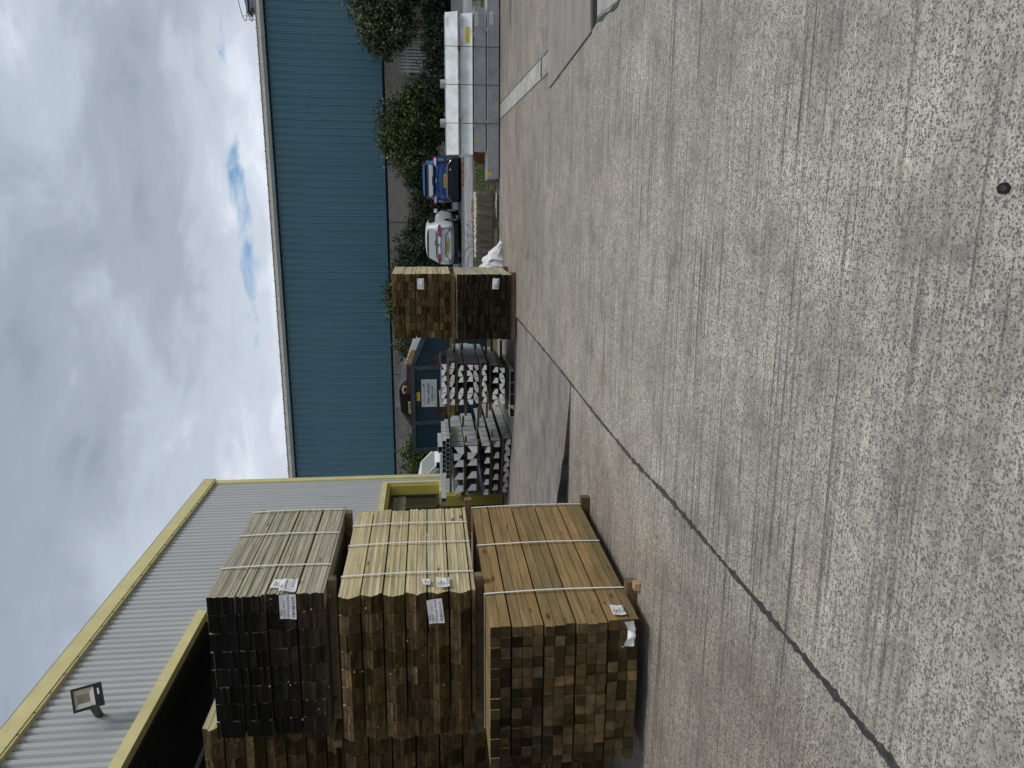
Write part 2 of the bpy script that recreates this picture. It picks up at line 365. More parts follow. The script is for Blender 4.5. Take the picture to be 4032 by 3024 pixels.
q = Mat('reflector', 0.25, 0.6, 0.6); q.col((0.52, 0.50, 0.40)); M['reflector'] = q.m
q = Mat('window_glass', 0.05, 0, 0.8); q.col((0.012, 0.013, 0.012)); M['window_glass'] = q.m
simple('window_frame', (0.035, 0.036, 0.038), 0.4)
simple('window_panel', (0.14, 0.14, 0.09), 0.6)
simple('drum_grey', (0.12, 0.125, 0.125), 0.6)
simple('post_pale', (0.42, 0.45, 0.44), 0.7, 0, 0.1, 4)
simple('pole_blue', (0.10, 0.16, 0.28), 0.5)
simple('vent_grey', (0.22, 0.21, 0.21), 0.6)
simple('stone', (0.05, 0.047, 0.04), 0.9, 0, 0.3, 40)
simple('rust_stain', (0.17, 0.12, 0.09), 0.9, 0, 0.2, 20)

# ------------------------------------------------------------------ helpers
WP = {}
def tag(o, label=None, cat=None, group=None, kind=None):
    if label: o['label'] = label
    if cat: o['category'] = cat
    if group: o['group'] = group
    if kind: o['kind'] = kind
    return o
def thing(name, label, cat, loc=(0, 0, 0), group=None, rz=0.0):
    o = bpy.data.objects.new(name, None); o.empty_display_size = 0.2; C.objects.link(o)
    o.location = loc; o.rotation_euler = (0, 0, rz); WP[o] = V(loc)
    return tag(o, label, cat, group)
def put(name, data, parent=None, loc=(0, 0, 0), rot=None, col=None):
    o = bpy.data.objects.new(name, data); C.objects.link(o); o.location = loc
    if parent is not None: o.parent = parent
    if rot is not None: o.rotation_euler = rot
    if col is not None: o.color = (*col, 1.0) if not isinstance(col, (int, float)) else (col, col, col, 1)
    return o
class MB:
    def __init__(s): s.v = []; s.f = []; s.m = []
    def face(s, pts, m=0):
        i = len(s.v); s.v += [tuple(p) for p in pts]; s.f.append(tuple(range(i, i + len(pts)))); s.m.append(m); return s
    def hexa(s, p, m=0, me=None):
        """p: 4 points below, 4 above, both counter-clockwise; me = material of the front (first-edge) and back face"""
        i = len(s.v); s.v += [tuple(q) for q in p]
        me = m if me is None else me
        for f, k in (((0, 3, 2, 1), m), ((4, 5, 6, 7), m), ((0, 1, 5, 4), me), ((1, 2, 6, 5), m), ((2, 3, 7, 6), me), ((3, 0, 4, 7), m)):
            s.f.append(tuple(i + a for a in f)); s.m.append(k)
        return s
    def box(s, x0, x1, y0, y1, z0, z1, m=0, me=None):
        return s.hexa([(x0, y0, z0), (x1, y0, z0), (x1, y1, z0), (x0, y1, z0), (x0, y0, z1), (x1, y0, z1), (x1, y1, z1), (x0, y1, z1)], m, me)
    def prism(s, prof, a0, a1, axis='y', m=0, me=None, caps=True):
        """profile polygon swept along an axis. y: prof=(x,z), x: prof=(y,z), z: prof=(x,y)"""
        mk = {'y': lambda p, a: (p[0], a, p[1]), 'x': lambda p, a: (a, p[0], p[1]), 'z': lambda p, a: (p[0], p[1], a)}[axis]
        n = len(prof); i = len(s.v); me = m if me is None else me
        s.v += [mk(p, a0) for p in prof] + [mk(p, a1) for p in prof]
        for k in range(n):
            j = (k + 1) % n; s.f.append((i + k, i + j, i + n + j, i + n + k)); s.m.append(m)
        if caps:
            s.f.append(tuple(i + k for k in range(n))[::-1]); s.m.append(me)
            s.f.append(tuple(i + n + k for k in range(n))); s.m.append(me)
        return s
    def tube(s, pts, r, n=6, m=0):
        pts = [V(p) for p in pts]; rr = r if isinstance(r, (list, tuple)) else [r] * len(pts); i = len(s.v)
        for k, p in enumerate(pts):
            d = (pts[min(k + 1, len(pts) - 1)] - pts[max(k - 1, 0)]).normalized()
            a = d.orthogonal().normalized() if k == 0 else (a - d * a.dot(d)).normalized()
            b = d.cross(a)
            for q in range(n):
                t = 2 * PI * q / n; s.v.append(tuple(p + (a * math.cos(t) + b * math.sin(t)) * rr[k]))
        for k in range(len(pts) - 1):
            for q in range(n):
                j = (q + 1) % n
                s.f.append((i + k * n + q, i + k * n + j, i + (k + 1) * n + j, i + (k + 1) * n + q)); s.m.append(m)
        s.f.append(tuple(i + q for q in range(n))[::-1]); s.m.append(m)
        e = i + (len(pts) - 1) * n; s.f.append(tuple(e + q for q in range(n))); s.m.append(m)
        return s
    def grid(s, fn, nu, nv, m=0):
        i = len(s.v)
        for a in range(nu + 1):
            for b in range(nv + 1): s.v.append(tuple(fn(a / nu, b / nv)))
        for a in range(nu):
            for b in range(nv):
                k = i + a * (nv + 1) + b; s.f.append((k, k + nv + 1, k + nv + 2, k + 1)); s.m.append(m)
        return s
    def mesh(s, name, mats, org=None, smooth=False):
        me = bpy.data.meshes.new(name)
        o = V(org) if org is not None else V((0, 0, 0))
        me.from_pydata([(x - o.x, y - o.y, z - o.z) for x, y, z in s.v], [], s.f)
        for k in mats: me.materials.append(M[k])
        me.polygons.foreach_set('material_index', s.m)
        if smooth: me.polygons.foreach_set('use_smooth', [True] * len(s.f))
        me.update(); return me
    def build(s, name, mats, parent=None, smooth=False, col=None):
        """vertices are in world space unless the parent is rotated"""
        if isinstance(mats, str): mats = [mats]
        org = V((0, 0, 0)); p = parent
        while p is not None: org = org + V(p.location); p = p.parent
        if parent is None:
            n = len(s.v); org = V((sum(q[0] for q in s.v) / n, sum(q[1] for q in s.v) / n, min(q[2] for q in s.v)))
            return put(name, s.mesh(name, mats, org, smooth), None, org, None, col)
        return put(name, s.mesh(name, mats, org, smooth), parent, (0, 0, 0), None, col)
def single(name, mb, mats, label, cat, group=None, smooth=False):
    return tag(mb.build(name, mats, None, smooth), label, cat, group)
def struct(name, mb, mats, smooth=False):
    return tag(mb.build(name, mats, None, smooth), kind='structure')
def text(body, size, parent, loc, mat='ink', rot=(0, 0, 0), sx=1.0, align='LEFT', name='lettering', bold=0.0):
    c = bpy.data.curves.new(name, 'FONT'); c.body = body; c.size = size; c.align_x = align; c.extrude = 0.0006
    c.offset = bold; c.materials.append(M[mat])
    o = bpy.data.objects.new(name, c); me = bpy.data.meshes.new_from_object(o); me.name = name
    bpy.data.objects.remove(o); bpy.data.curves.remove(c)
    o = put(name, me, parent, loc, rot); o.scale = (sx, 1, 1); return o
rnd = random.uniform

# ------------------------------------------------------------------ ground
mb = MB()
for x0, x1, y0, y1 in ((-2.0, 40, -30, 18.9), (-6.2, -2.0, -30, 8.69)): mb.box(x0, x1, y0, y1, -0.25, 0.0)
struct('concrete_yard', mb, 'concrete_worn')
# slab beyond the broken joint, its edge torn away
edge_near = [(-6.2, 8.80), (-3.60, 8.74), (-3.02, 8.71), (-2.71, 8.70), (-2.0, 8.695)]
edge_far = [(-2.0, 8.72), (-2.26, 8.78), (-2.50, 8.86), (-2.81, 8.97), (-3.0, 9.04), (-3.18, 9.19), (-3.42, 9.27), (-3.66, 9.44), (-4.1, 9.62), (-4.6, 9.7), (-6.2, 9.75)]
mb = MB(); mb.prism([(-2.0, 13.5), (-2.61, 13.83), (-3.28, 14.17), (-3.98, 14.6), (-4.67, 15.0), (-5.5, 15.4), (-6.2, 15.75)][::-1] + edge_far, -0.25, 0.002, 'z')
struct('smooth_slab', mb, 'concrete_smooth')
mb = MB(); mb.prism([(-1.999, 13.5), (-1.999, 18.9), (-6.2, 18.9), (-6.2, 15.75), (-5.5, 15.4), (-4.67, 15.0), (-3.98, 14.6), (-3.28, 14.17), (-2.61, 13.83)], -0.25, -0.02, 'z')
struct('rear_slab', mb, 'concrete_smooth')
mb = MB(); mb.box(-6.2, -2.0, 8.6, 9.9, -0.30, -0.16)
struct('trench_bottom', mb, 'moss_soil')
mb = MB()
for k in range(90):
    x = -2.4 - 3.0 * random.random(); y = rnd(8.76, 8.79 + max(0.02, (-x - 2.3) * 0.35)); h = rnd(0.03, 0.10)
    for a in range(4):
        t = rnd(0, 6.28); mb.face([(x, y, -0.17), (x + 0.012, y, -0.17), (x + 0.05 * math.cos(t), y + 0.05 * math.sin(t), -0.17 + h)])
tag(mb.build('trench_weeds', 'grass_blade'), 'low green weeds growing in the broken slab joint', 'weeds', None, 'stuff')
mb = MB(); mb.box(-40, -6.2, -30, 15.3, -0.25, 0.001); mb.box(-40, -6.2, 15.3, 40, -0.25, 0.0)
struct('shed_ground', mb, 'concrete_smooth')
# bitumen sealed joint along the yard, ragged and of uneven width
def ragged(pts, wid, step, jit, z0, z1, seed):
    rg = random.Random(seed); l, r = [], []
    for (ax, ay), (bx, by) in zip(pts[:-1], pts[1:]):
        n = max(1, int(math.hypot(bx - ax, by - ay) / step)); dx, dy = bx - ax, by - ay; q = math.hypot(dx, dy); nx, ny = -dy / q, dx / q
        for k in range(n):
            t = k / n; wv = wid * (0.75 + 0.5 * math.sin(t * 9 + ax * 3) * 0.5 + rg.uniform(-jit, jit))
            l.append((ax + dx * t + nx * wv * rg.uniform(0.35, 0.7), ay + dy * t + ny * wv * 0.5)); r.append((ax + dx * t - nx * wv * rg.uniform(0.35, 0.7), ay + dy * t - ny * wv * 0.5))
    m = MB()
    for k in range(len(l) - 1):
        a, b, c, d = r[k], r[k + 1], l[k + 1], l[k]
        m.hexa([(*a, z0), (*b, z0), (*c, z0), (*d, z0), (*a, z1), (*b, z1), (*c, z1), (*d, z1)])
    return m
struct('joint_sealant', ragged([(-1.955, -2), (-1.955, 3.2), (-1.965, 4.9), (-2.01, 5.9), (-2.012, 7.4), (-1.99, 9.0), (-1.985, 10.6), (-2.0, 14.2)], 0.036, 0.03, 0.42, -0.02, 0.004, 5), 'bitumen')
struct('cross_joint', ragged([(-1.98, 8.70), (-2.3, 8.70), (-2.75, 8.69), (-3.4, 8.73), (-6.2, 8.80)], 0.03, 0.05, 0.3, -0.02, 0.0045, 6), 'bitumen')
struct('yard_crack', ragged([(3.42, 15.8), (3.75, 15.72), (4.9, 15.5), (9.0, 15.2)], 0.022, 0.08, 0.35, -0.02, 0.004, 8), 'bitumen')
# long lighter strip of newer concrete, cast in an old drain, in two bays
mb = MB()
for (a, b, c, d) in (((1.93, 17.8), (2.235, 17.8), (2.115, 13.0), (1.83, 13.0)), ((1.828, 12.95), (2.113, 12.95), (2.075, 11.55), (1.80, 11.55)), ((1.79, 11.42), (2.07, 11.42), (2.046, 10.8), (1.778, 10.8))):
    mb.hexa([(*d, -0.02), (*c, -0.02), (*b, -0.02), (*a, -0.02), (*d, 0.004), (*c, 0.004), (*b, 0.004), (*a, 0.004)])
struct('infill_strip', mb, 'concrete_infill')
struct('infill_seam', ragged([(2.245, 17.8), (2.122, 13.0), (2.05, 10.8)], 0.020, 0.07, 0.3, -0.02, 0.0055, 9), 'bitumen')
struct('infill_edge', ragged([(1.92, 17.8), (1.82, 13.0), (1.77, 10.8)], 0.012, 0.07, 0.4, -0.02, 0.0055, 19), 'bitumen')
mb = MB(); mb.prism([(1.83, 11.56), (2.0, 11.55), (2.05, 11.44), (1.79, 11.43)], 0.0, 0.0058, 'z')
struct('infill_break', mb, 'bitumen')
# covered pit: a steel plate over a trench edged with newer concrete
mb = MB(); mb.hexa([(1.556, 10.68, 0.006), (1.70, 8.02, 0.006), (4.1, 8.40, 0.006), (4.0, 11.1, 0.006), (1.556, 10.68, 0.018), (1.70, 8.02, 0.018), (4.1, 8.40, 0.018), (4.0, 11.1, 0.018)])
single('steel_cover_plate', mb, 'steel_plate', 'large pinkish steel plate lying over the pit in the concrete yard', 'steel plate')
struct('pit_edge', MB().prism([(1.72, 7.99), (1.75, 7.80), (4.1, 8.10), (4.1, 8.37)], 0.001, 0.005, 'z'), 'black_void')
struct('pit_apron', MB().prism([(1.79, 7.79), (1.73, 6.96), (1.95, 6.2), (4.1, 6.2), (4.1, 8.06)], 0.001, 0.0048, 'z'), 'concrete_infill')
struct('apron_joint', ragged([(1.75, 7.82), (1.70, 7.0), (1.93, 6.2)], 0.045, 0.05, 0.4, -0.02, 0.0062, 12), 'bitumen')
# damp stain and small marks
def blob(x, y, rx, ry, z, seed, n=26, k=0.35):
    rg = random.Random(seed); return [(x + rx * math.cos(2 * PI * i / n) * (1 + rg.uniform(-k, k)), y + ry * math.sin(2 * PI * i / n) * (1 + rg.uniform(-k, k))) for i in range(n)]
mb = MB(); mb.prism(blob(0.067, 2.114, 0.016, 0.027, 0, 3, 14, 0.12), -0.02, 0.004, 'z', 1); mb.prism([(0.067 + 0.009 * math.cos(i), 2.114 + 0.017 * math.sin(i)) for i in range(0, 6)], 0.002, 0.0048, 'z', 0)
single('drain_plug', mb, ['stone', 'black_void'], 'small dark oval plug sunk in the near concrete', 'plug')
mb = MB()
for x, y, s_ in ((-1.75, 11.9, 0.05), (-3.99, 14.13, 0.035), (0.9, 17.2, 0.03), (-0.47, 16.2, 0.03), (1.6, 15.2, 0.02), (-1.2, 8.2, 0.02)):
    mb.box(x, x + s_, y, y + 0.012, 0.001, 0.012)
tag(mb.build('litter_scraps', 'paper'), 'tiny pale scraps of litter lying on the concrete', 'litter', None, 'stuff')

# verge, pavement, road
mb = MB(); mb.box(-6.2, 40, 18.9, 22.85, -0.3, 0.2); mb.hexa([(-6.2, 18.6, -0.02), (40, 18.6, -0.02), (40, 18.9, -0.02), (-6.2, 18.9, -0.02), (-6.2, 18.88, 0.1), (40, 18.88, 0.1), (40, 18.9, 0.2), (-6.2, 18.9, 0.2)])
struct('grass_verge', mb, 'soil')
mb = MB()
for k in range(9000):
    x = rnd(-2.2, 3.6); y = rnd(18.95, 22.8); h = rnd(0.04, 0.13); t = rnd(0, 6.28); d = rnd(0.0, 0.06)
    c, s_ = math.cos(t) * 0.012, math.sin(t) * 0.012
    mb.face([(x - c, y - s_, 0.19), (x + c, y + s_, 0.19), (x + d * s_ * 60, y - d * c * 60, 0.19 + h)])
tag(mb.build('grass', 'grass_blade'), 'green grass growing on the verge behind the concrete block', 'grass', None, 'stuff')
mb = MB(); mb.box(-40, 60, 23.0, 28.2, -0.3, 0.305); struct('pavement', mb, 'pavement_grey')
mb = MB(); mb.box(-40, 60, 28.42, 41.5, -0.3, 0.30); struct('access_road', mb, 'asphalt_road')
mb = MB()
for k in range(44):
    x = -10 + k * 0.915 + 0.0; mb.box(x, x + 0.90, 22.85, 23.0, 0.0, 0.325 + rnd(-0.006, 0.006)); mb.box(x, x + 0.90, 28.2, 28.32, 0.0, 0.315 + rnd(-0.006, 0.006))
struct('road_kerb', mb, 'kerb')
struct('kerb_channel', MB().box(-40, 60, 28.32, 28.42, 0.0, 0.297), 'black_void')
mb = MB(); mb.box(-40, 60, 41.5, 46.3, -0.3, 0.36); struct('planting_bed', mb, 'moss_soil')
mb = MB()
for k in range(140):
    x = rnd(-4, 4); y = rnd(28.45, 30.2) if k % 2 else rnd(23.05, 23.4); s_ = rnd(0.02, 0.05)
    mb.box(x, x + s_, y, y + s_, 0.3, 0.305 + s_ * 0.6)
tag(mb.build('gutter_leaves', 'timber_fresh'), 'dry leaves and grit along the road edge', 'leaf litter', None, 'stuff')
mb = MB()
for k, (x, y) in enumerate(((1.25, 28.45), (1.5, 28.4), (1.0, 28.5), (0.8, 28.45))):
    mb.hexa([(x, y - .1, .3), (x + .35, y - .05, .3), (x + .3, y + .12, .3), (x - .05, y + .1, .3), (x + .05, y - .05, .36), (x + .3, y, .34), (x + .28, y + .06, .35), (x, y + .05, .38)])
single('rusty_debris', mb, 'rust_bright', 'heap of rusty broken scrap lying in the road gutter between the cars', 'scrap')
struct('far_ground', MB().box(-300, 300, 46.4, 600, -0.5, 0.1), 'soil')
struct('side_ground', MB().box(40, 300, -30, 46.4, -0.5, -0.02), 'concrete_smooth')

# ------------------------------------------------------------------ blue warehouse
FA = math.radians(-3.0)
bw = thing('blue_warehouse', 'long blue sheet clad warehouse with brick base across the yard', 'building', (0, 46, 0), None, FA)
def local(mb_, name, mats, parent, smooth=False, loc=(0, 0, 0)):
    if isinstance(mats, str): mats = [mats]
    return put(name, mb_.mesh(name, mats, None, smooth), parent, loc)
ZB, ZT = 4.06, 10.03
mb = MB()
prof = []
for k in range(3):
    a = k * 0.4; prof += [(a, 0.0), (a + 0.285, 0.0), (a + 0.325, -0.05), (a + 0.355, -0.05)]
prof += [(1.2, 0.0)]
n0 = len(prof)
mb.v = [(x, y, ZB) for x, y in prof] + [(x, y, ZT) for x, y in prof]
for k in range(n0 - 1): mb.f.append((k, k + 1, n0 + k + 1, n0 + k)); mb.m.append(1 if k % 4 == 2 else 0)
me = mb.mesh('cladding_sheet', ['sheet_blue', 'sheet_rib_lit'])
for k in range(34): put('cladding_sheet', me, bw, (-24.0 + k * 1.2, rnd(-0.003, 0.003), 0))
mb = MB()
for k in range(102):
    x = -24 + k * 0.4 + 0.333
    for i, z in enumerate((4.3, 5.2, 6.15, 7.1, 8.0, 8.95, 9.85)):
        if k % 3 == 2 or i % 2 == 0: mb.box(x - 0.018, x + 0.018, -0.07, -0.048, z - 0.02, z + 0.02)
tag(local(mb, 'screw', 'blue_trim', bw), kind='stuff')
local(MB().box(-24, 17, 0.02, 20, ZB - 0.05, ZT - 0.1), 'wall_core', 'black_void', bw)
local(MB().box(-24, 17, -0.07, 0.02, ZB - 0.10, ZB - 0.005).box(-24, 17, -0.02, 0.3, ZB - 0.22, ZB - 0.101, 1), 'base_flashing', ['blue_trim', 'black_void'], bw)
for k in range(10): local(MB().box(-24 + k * 4.1, -24 + k * 4.1 + 4.094, -0.32, -0.01, ZT + 0.03, ZT + 0.21), 'gutter', 'gutter', bw)
local(MB().box(-24, 17, -0.02, 0.1, ZT - 0.03, ZT + 0.05), 'soffit', 'black_void', bw)
# ends of the corrugated roof sheets above the gutter
mb = MB(); n0 = 420
for k in range(n0):
    x = -24 + k * 41 / n0; mb.face([(x, -0.30, ZT + 0.213), (x + 41 / n0, -0.30, ZT + 0.213), (x + 41 / n0 + 0.14, -0.10 + 0.03 * (k % 2), ZT + 0.46), (x + 0.14, -0.10 + 0.03 * ((k + 1) % 2), ZT + 0.46)])
local(mb, 'roof_edge', 'roof_edge', bw)
local(MB().box(-24, 17, -0.14, 14, ZT + 0.461, ZT + 0.48), 'roof', 'post_pale', bw)
mb = MB()
for k in range(46): mb.box(-24 + k * 0.9, -24 + k * 0.9 + 0.05, -0.15, -0.10, ZT + 0.44, ZT + 0.52)
tag(local(mb, 'roof_bolt', 'roof_edge', bw), kind='stuff')
local(MB().box(-24, 17, 0.06, 0.3, 0.2, ZB - 0.221), 'brick_backing', 'mortar', bw)
me_b = MB().box(0.007, 0.2185, 0.0, 0.07, 0.0065, 0.069).mesh('brick', ['brick'])
mb = MB(); n0 = 0
for r in range(48):
    z = 0.24 + r * 0.0755
    if z > ZB - 0.30: break
    for k in range(182):
        x = -24 + k * 0.2255 + (0.11 if r % 2 else 0)
        jy = 0.046 + rnd(-0.004, 0.004)
        if -2.5 < x < 2.0 and 2.7 < z and n0 < 299:
            put('brick', me_b, bw, (x, jy, z)); n0 += 1
        elif z > 1.0 or x < -8:
            mb.box(x + 0.007, x + 0.2185, jy, 0.11, z + 0.0065, z + 0.069)
tag(local(mb, 'brickwork', 'brick', bw), kind='stuff')
for x in (-0.85, 8.15, -10.0): local(MB().box(x, x + 0.03, 0.03, 0.06, 0.3, ZB - 0.23), 'movement_joint', 'black_void', bw)
local(MB().box(7.2, 7.35, -0.02, 0.05, 2.2, 2.45), 'wall_light', 'trim_black', bw)

# roof ladder with safety hoops, and the vent box behind it
lad = thing('roof_ladder', 'blue roof ladder with grey safety hoops at the eaves of the warehouse', 'ladder', (10.2, 46.0, 10.3))
def P_(x, z, y=45.9): return (x, y, z)
mb = MB(); mb.tube([(10.28, 45.9, 10.75), (12.2, 45.7, 10.80)], 0.055, 8); mb.build('stringer', 'pole_blue', lad)
mb = MB(); mb.tube([(10.42, 45.9, 10.58), (12.2, 45.7, 10.56)], 0.05, 8); mb.build('stringer', 'pole_blue', lad)
for (x, z, ln) in ((9.72, 11.15, 1.5), (9.72, 10.82, 1.5)):
    mb = MB(); pts = []
    for k in range(15):
        t = -1.5 + 3.0 * k / 14
        pts.append((x + 0.0 + 1.3 * (1 - math.cos(t)), 45.9 - 0.2 * math.sin(t), z + 0.155 * math.sin(t) + 0.16 * (1 - math.cos(t)) * 0.9))
    mb.tube(pts, 0.022, 6); mb.build('safety_hoop', 'vent_grey', lad)
for z0, z1, x in ((10.95, 11.24, 9.98), (10.62, 11.0, 9.80)):
    mb = MB(); mb.tube([(x, 45.9, z0), (x, 45.9, z1)], 0.016, 6); mb.build('hoop_stay', 'vent_grey', lad)
mb = MB(); mb.box(10.15, 10.36, 45.8, 46.1, 10.5, 10.82); mb.box(9.95, 10.2, 45.8, 46.05, 10.45, 10.62); mb.build('bracket', 'trim_black', lad)
vt = thing('roof_vent', 'grey box vent standing on the warehouse roof behind the ladder', 'vent', (10.9, 47.5, 10.5))
MB().box(10.55, 11.5, 47.2, 48.2, 10.5, 11.24).build('housing', 'vent_grey', vt)
MB().box(10.40, 11.6, 47.1, 48.3, 11.245, 11.33).build('cowl', 'post_pale', vt)
MB().box(10.48, 11.55, 47.15, 48.25, 11.17, 11.243).build('shadow_gap', 'black_void', vt)

# ------------------------------------------------------------------ grey shed
SX = -6.36
shed = thing('grey_shed', 'grey ribbed steel shed with yellow trim beside the timber', 'building', (-9, 8, 0))
PITCH = 0.155
def rib_sheet(y0, y1, z0, z1):
    n = int(round((y1 - y0) / PITCH)); p = (y1 - y0) / n; m = MB(); pr = []
    for k in range(n):
        a = y0 + k * p; pr += [(a, 0.0), (a + p * 0.50, 0.0), (a + p * 0.57, -0.058), (a + p * 0.78, -0.058)]
    pr.append((y1, 0.0)); q = len(pr)
    m.v = [(SX + x, y, z0) for y, x in pr] + [(SX + x, y, z1) for y, x in pr]
    for k in range(q - 1): m.f.append((k, k + 1, q + k + 1, q + k)); m.m.append(0)
    m.build('cladding_sheet', 'sheet_grey', shed)
W6 = PITCH * 6
y = 17.84
def run(y_hi, y_lo, z0, z1):
    n = max(1, int(math.ceil((y_hi - y_lo) / W6 - 0.2)))
    for k in range(n): rib_sheet(y_hi - (y_hi - y_lo) * (k + 1) / n, y_hi - (y_hi - y_lo) * k / n, z0, z1)
run(17.84, 17.36, 1.12, 6.78); run(17.36, 14.5, 2.74, 6.78); run(17.36, 16.70, 1.12, 1.44)
run(14.5, 11.52, 1.12, 6.78); run(11.52, 4.6, 5.40, 6.78); run(4.6, -6, 1.12, 6.78)
# brick plinth, brick by brick near the corner
MB().box(SX - 0.16, SX - 0.02, 16.62, 17.80, 0, 1.10).box(SX - 0.16, SX - 0.02, 11.55, 14.4, 0, 1.10).box(SX - 0.16, SX - 0.02, -6, 4.6, 0, 1.10).build('plinth', 'mortar', shed)
me_b = MB().box(0.0, 0.07, 0.005, 0.22, 0.005, 0.0675).mesh('brick', ['brick'])
for r in range(14):
    for k in range(5): put('brick', me_b, shed, V((SX - 0.045 + rnd(-.003, .003), 16.64 + k * 0.2255 + (0.11 if r % 2 else 0.0), 0.02 + r * 0.0755)) - V((-9, 8, 0)))
# interior seen through the big door
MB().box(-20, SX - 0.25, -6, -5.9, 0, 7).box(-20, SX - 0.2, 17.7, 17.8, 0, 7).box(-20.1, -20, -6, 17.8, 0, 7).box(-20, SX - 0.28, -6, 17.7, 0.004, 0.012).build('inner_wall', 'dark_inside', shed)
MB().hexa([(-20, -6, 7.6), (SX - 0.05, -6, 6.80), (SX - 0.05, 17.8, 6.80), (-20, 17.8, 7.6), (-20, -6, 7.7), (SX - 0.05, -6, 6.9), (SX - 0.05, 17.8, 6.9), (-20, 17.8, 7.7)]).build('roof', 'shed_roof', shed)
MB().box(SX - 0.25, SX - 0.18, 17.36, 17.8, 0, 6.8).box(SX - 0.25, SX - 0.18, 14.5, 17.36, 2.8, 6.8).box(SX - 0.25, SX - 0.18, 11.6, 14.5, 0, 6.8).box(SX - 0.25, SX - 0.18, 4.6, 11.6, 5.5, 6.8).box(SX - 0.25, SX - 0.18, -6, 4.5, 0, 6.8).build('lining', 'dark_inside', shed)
# yellow eaves fascia in lengths, with a box end
for a, b in ((17.86, 17.45), (17.45, 14.55), (14.55, 11.55), (11.55, 8.55), (8.55, 5.5), (5.5, 2.5), (2.5, -0.5), (-0.5, -6)):
    MB().box(SX - 0.02, -6.28, b + 0.006, a, 6.735, 6.965).box(SX - 0.02, -6.295, b + 0.006, a, 6.70, 6.7345).build('fascia', 'yellow_trim', shed)
MB().box(SX - 0.3, -6.274, 17.861, 17.90, 6.715, 6.985).build('fascia_end', 'yellow_trim', shed)
MB().box(SX - 0.02, -6.285, -6, 17.86, 6.966, 6.985).build('fascia_cap', 'gutter', shed)
mb = MB()
for k in range(40): mb.box(-6.294, -6.286, 17.6 - k * 0.42, 17.612 - k * 0.42, 6.705, 6.73)
tag(mb.build('rivet', 'trim_black', shed), kind='stuff')
# corner trim in two lengths
for z0, z1 in ((1.11, 3.9), (3.905, 5.9), (5.905, 6.70)): MB().box(SX - 0.1, -6.325, 17.72, 17.93, z0, z1).build('corner_trim', 'yellow_trim', shed)
# door head flashing and jamb
for a, b in ((11.60, 9.72), (9.715, 7.2), (7.195, 4.5)): MB().box(SX - 0.03, -6.26, b, a, 5.235, 5.385).build('door_flashing', 'yellow_trim', shed)
MB().box(SX - 0.25, -6.30, 11.50, 11.60, 0, 5.23).build('door_jamb', 'yellow_trim', shed)
MB().box(SX - 0.26, SX - 0.031, 11.46, 11.499, 0, 5.23).build('door_reveal', 'yellow_shaded', shed)
MB().box(SX - 0.26, SX - 0.04, 4.6, 11.46, 5.20, 5.234).build('door_head', 'black_void', shed)
mb = MB(); mb.tube([(-7.0, 4.6, 4.7), (-7.0, 11.4, 4.7)], 0.03, 6); mb.build('door_track', 'shed_steel', shed)
# recessed window over a lower opening, framed in yellow
RX = SX - 0.27
MB().box(SX - 0.02, -6.31, 17.335, 17.43, 1.40, 2.80).build('window_trim', 'yellow_trim', shed)
MB().box(SX - 0.02, -6.315, 14.3, 17.335, 2.68, 2.79).build('window_trim', 'yellow_trim', shed)
MB().box(RX, SX - 0.021, 17.30, 17.334, 1.47, 2.679).build('window_reveal', 'yellow_shaded', shed)
MB().box(RX, SX - 0.021, 14.4, 17.30, 2.62, 2.679).build('window_reveal', 'yellow_shaded', shed)
MB().box(RX - 0.03, -6.31, 16.66, 17.334, 1.40, 1.47).build('window_sill', 'yellow_trim', shed)
MB().box(SX - 0.02, -6.312, 16.60, 16.70, 0.98, 1.398).build('door_trim', 'yellow_trim', shed)
MB().box(SX - 0.02, -6.30, 16.46, 16.82, 0.98, 1.12).build('drip_flashing', 'yellow_trim', shed)
MB().box(SX - 0.02, -6.30, 16.82, 17.72, 1.09, 1.13).build('drip_flashing', 'yellow_trim', shed)
MB().box(RX, SX - 0.021, 16.56, 16.598, 0.02, 1.398).build('door_reveal', 'yellow_shaded', shed)
MB().box(RX - 0.04, RX - 0.005, 14.3, 17.32, 1.47, 2.66).box(RX - 0.04, RX - 0.005, 14.3, 16.6, 0.05, 1.469).build('window_pane', 'window_glass', shed)
MB().box(RX - 0.004, RX + 0.03, 17.24, 17.298, 1.48, 2.62).box(RX - 0.004, RX + 0.03, 14.3, 17.24, 2.55, 2.618).box(RX - 0.004, RX + 0.03, 16.6, 17.24, 1.48, 1.54).box(RX - 0.004, RX + 0.03, 15.9, 15.96, 0.1, 2.55).build('window_frame', 'window_frame', shed)
MB().box(RX - 0.003, RX + 0.004, 15.97, 17.23, 2.25, 2.54).build('upper_panel', 'window_panel', shed)  # grey-green panel across the upper glass
MB().box(SX - 0.03, -6.30, 14.2, 14.32, 0.05, 2.68).build('window_trim', 'yellow_trim', shed)

# floodlight on its bracket
fl = thing('floodlight', 'square black rimmed floodlight on a bracket high on the grey shed', 'floodlight', (-6.0, 8.98, 5.95))
nrm = V((0.80, -0.52, -0.30)).normalized(); upv = V((-0.05, -0.42, 0.9)); upv = (upv - nrm * upv.dot(nrm)).normalized(); rtv = upv.cross(nrm)
def fb(name, x0, x1, y0, y1, z0, z1, mat):
    m = MB(); c = V((-5.97, 8.98, 5.95))
    g = lambda x, y, z: c + (rtv * x + upv * y + nrm * z) * .88
    m.hexa([g(x0, y0, z0), g(x1, y0, z0), g(x1, y1, z0), g(x0, y1, z0), g(x0, y0, z1), g(x1, y0, z1), g(x1, y1, z1), g(x0, y1, z1)]); return m.build(name, mat, fl)
m = MB(); c0 = V((-5.97, 8.98, 5.95)); g = lambda x, y, z: c0 + (rtv * x + upv * y + nrm * z) * .88
